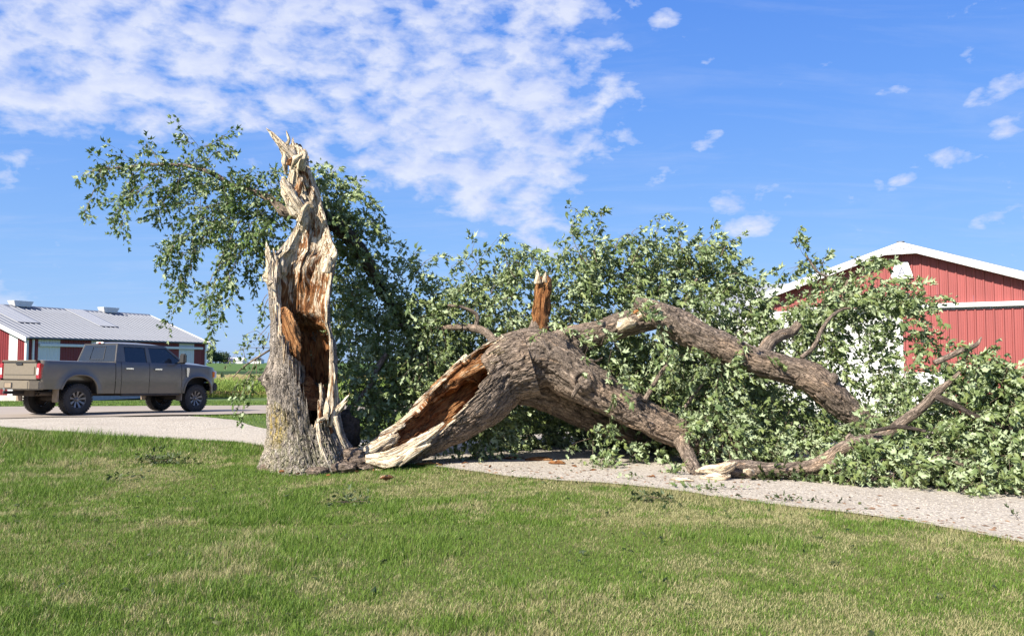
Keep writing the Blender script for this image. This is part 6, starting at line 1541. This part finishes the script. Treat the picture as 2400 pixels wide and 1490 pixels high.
debris('wood_sliver', 1600, 1133, .26, -.25, .02, 100, .85, 'pale curled sliver of fresh wood on the gravel below the snapped leg', 'wood sliver', n=2)
debris('bark_strip', 1010, 1094, .40, -.05, .022, 104, .1, 'rusty bark strip lying at the grass edge right of the split butt', 'bark', n=2)
debris('wood_sliver', 2322, 1154, .22, .8, .014, 108, .8, 'pale stick of split wood in the leaves at the right edge', 'wood sliver', n=1)
debris('bark_strip', 2352, 1156, .22, .05, .022, 110, .1, 'brown piece of bark beside the pale stick at the right edge', 'bark', n=1)
debris('wood_sliver', 1640, 1102, .0+.16, .9, .014, 112, .9, 'pale splinters around the foot of the snapped leg', 'wood sliver', n=3)
def sprig(px, py, w, n, label, mat='leaf', size=.10, h=.05, dy=.3, name='leafy_sprig', up=.15):
    g = G(px, py, 0); r = empty(name, g); LV = Leaves()
    for _ in range(n):
        o = g+np.array((rng.normal(0, w*.35), rng.normal(0, w*.35*dy), rng.uniform(.02, h)))
        LV.spray(o, np.array((rng.normal(), rng.normal()*.5, up)), rng.uniform(.12, .24), int(rng.integers(4, 8)), size, .1, (0, 0, 0))
    LV.build(r, M[mat]); tag(r, label, 'leaves'); return r
sprig(385, 1088, .5, 22, 'long heap of dark wilted twigs and leaves on the lawn left of the trunk', 'leaf_wilt', .08, .10)
sprig(292, 1126, .18, 4, 'small flat sprig on the lawn left of and below the wilted twig heap', 'leaf_wilt', .07)
sprig(820, 1186, .17, 9, 'small dark leafy sprig lying alone on the lawn below the split butt', 'leaf_wilt', .07, .05)
sprig(1668, 1152, .35, 12, 'flattened green sprig on the gravel at the lawn edge below the torn branch', 'leaf', .08, .03)
sprig(1545, 1175, .3, 10, 'green sprig lying in the grass near the middle of the drive edge', 'leaf_wilt', .07, .05)
sprig(1512, 1128, .08, 2, 'tiny green sprig alone on the gravel left of the snapped leg', 'leaf', .07, .03)
sprig(1415, 1102, .16, 7, 'leaf bunch touching the gravel under the hanging spray', 'leaf', .10, .07)
sprig(1575, 1115, .15, 6, 'leaf bunch on the gravel just left of the snapped leg', 'leaf', .09, .06)
sprig(1830, 1128, .45, 40, 'fringe of green leaves lying under the torn branch near its pale end', 'leaf_wilt', .10, .08)
sprig(1940, 1132, .45, 34, 'fringe of green leaves under the torn branch near the cut stub', 'leaf_wilt', .10, .08)
sprig(2240, 1142, .7, 60, 'band of trampled leaves and grass along the drive at the right', 'leaf_wilt', .09, .10)
sprig(1870, 1182, .45, 10, 'thin dry twigs and leaves along the lawn edge right of centre', 'leaf_wilt', .06, .04)
sprig(2390, 1228, .07, 2, 'tiny leaf sprig on the bare gravel at the far right edge', 'leaf_wilt', .06, .03)
def chips():
    n = 520; px = rng.uniform(900, 2350, n); V = []; F = []
    k = 0
    for i in range(n):
        x = rng.uniform(-2.2, 6.8); y = path_y(NEa, np.array([x]))[0]+abs(rng.normal(0, 1.0))+.08
        if y > 14.5: continue
        z = float(H(x, y))+.034; a = rng.uniform(0, 6.28); l = rng.uniform(.012, .05); w = l*rng.uniform(.15, .5)
        d = np.array((math.cos(a), math.sin(a), rng.uniform(-.1, .25))); s_ = np.array((-d[1], d[0], .1))
        c = np.array((x, y, z)); V += [c-d*l, c+s_*w, c+d*l, c-s_*w, c+np.array((0, 0, w*.6))]; F += [(k, k+1, k+4), (k+1, k+2, k+4), (k+2, k+3, k+4), (k+3, k, k+4)]; k += 5
    o = link('wood_chips', big_mesh('wood_chips', np.array(V), np.array(F)), simple('chip_wood', (.20, .12, .07), .9, var=.6, scale=2)); tag(o, 'scattered small bark chips and leaf bits on the gravel drive', kind='stuff')
chips()

def litter():
    """single leaves and bits blown across the lawn"""
    n = 260; LV = Leaves(); y = 4.6*(13.5/4.6)**rng.uniform(0, 1, n)**.6; x = rng.uniform(-.62, .62, n)*y
    k = (y < path_y(NEa, x)+1.2); x, y = x[k], y[k]
    o = np.stack([x, y, H(x, y)+rng.uniform(.03, .055, len(x))], -1); a = rng.normal(0, 1, (len(x), 3))*np.array((1, 1, .2)); a /= np.linalg.norm(a, axis=1)[:, None]
    LV.o.append(o); LV.a.append(a); LV.n.append(rng.normal(0, .4, (len(x), 3))+np.array((0, 0, 1))); LV.sz.append(rng.uniform(.03, .075, len(x))); LV.tw.append((o[0], o[0]+.01, o[0]+.02))
    r = empty('fallen_leaves', (0, 9, 0)); LV.build(r, M['leaf_wilt'])
    lv = [c for c in r.children if c.name.startswith('leaves')][0]; tw = [c for c in r.children if c.name.startswith('twigs')][0]
    m = lv.matrix_local.copy(); lv.parent = None; lv.location = r.location; lv.name = 'fallen_leaves'; bpy.data.objects.remove(tw); bpy.data.objects.remove(r)
    tag(lv, 'single torn leaves blown across the lawn', kind='stuff')
litter()

debris('bark_chunk', 905, 1127, .18, .3, .035, 130, .35, 'larger grey lump of bark alone on the lawn below the split butt', 'bark', n=2)
for i, (a, b, t_) in enumerate([(662, 1112, 'small bark fragment in the grass below the left side of the standing trunk'), (700, 1116, 'small bark fragment in the grass below the yellow lichen of the standing trunk'), (768, 1120, 'small bark fragment in the grass below the long pale splinter'), (838, 1112, 'small bark fragment in the grass between the exposed roots and the bark lump'), (875, 1110, 'small bark fragment in the grass just left of the split butt')]):
    debris('bark_fragment', a, b, .08, i*1.3, .014, 140+3*i, .15, t_, 'bark', n=1, group='bark fragments round the stump foot')
for i, (a, b, t_) in enumerate([(1090, 1092, 'dark bark fragment on the gravel nearest the split butt'), (1150, 1100, 'dark bark fragment on the gravel left of the thin bark strip'), (1345, 1098, 'dark bark fragment on the gravel right of the short rusty chunk'), (1390, 1108, 'dark bark fragment on the gravel under the hanging leafy spray'), (1480, 1118, 'dark bark fragment on the gravel between hanging spray and tiny sprig'), (1530, 1124, 'dark bark fragment on the gravel right of the tiny green sprig')]):
    debris('bark_fragment', a, b, .10, i*1.1, .013, 160+3*i, .1, t_, 'bark', n=1, group='bark fragments on the gravel')
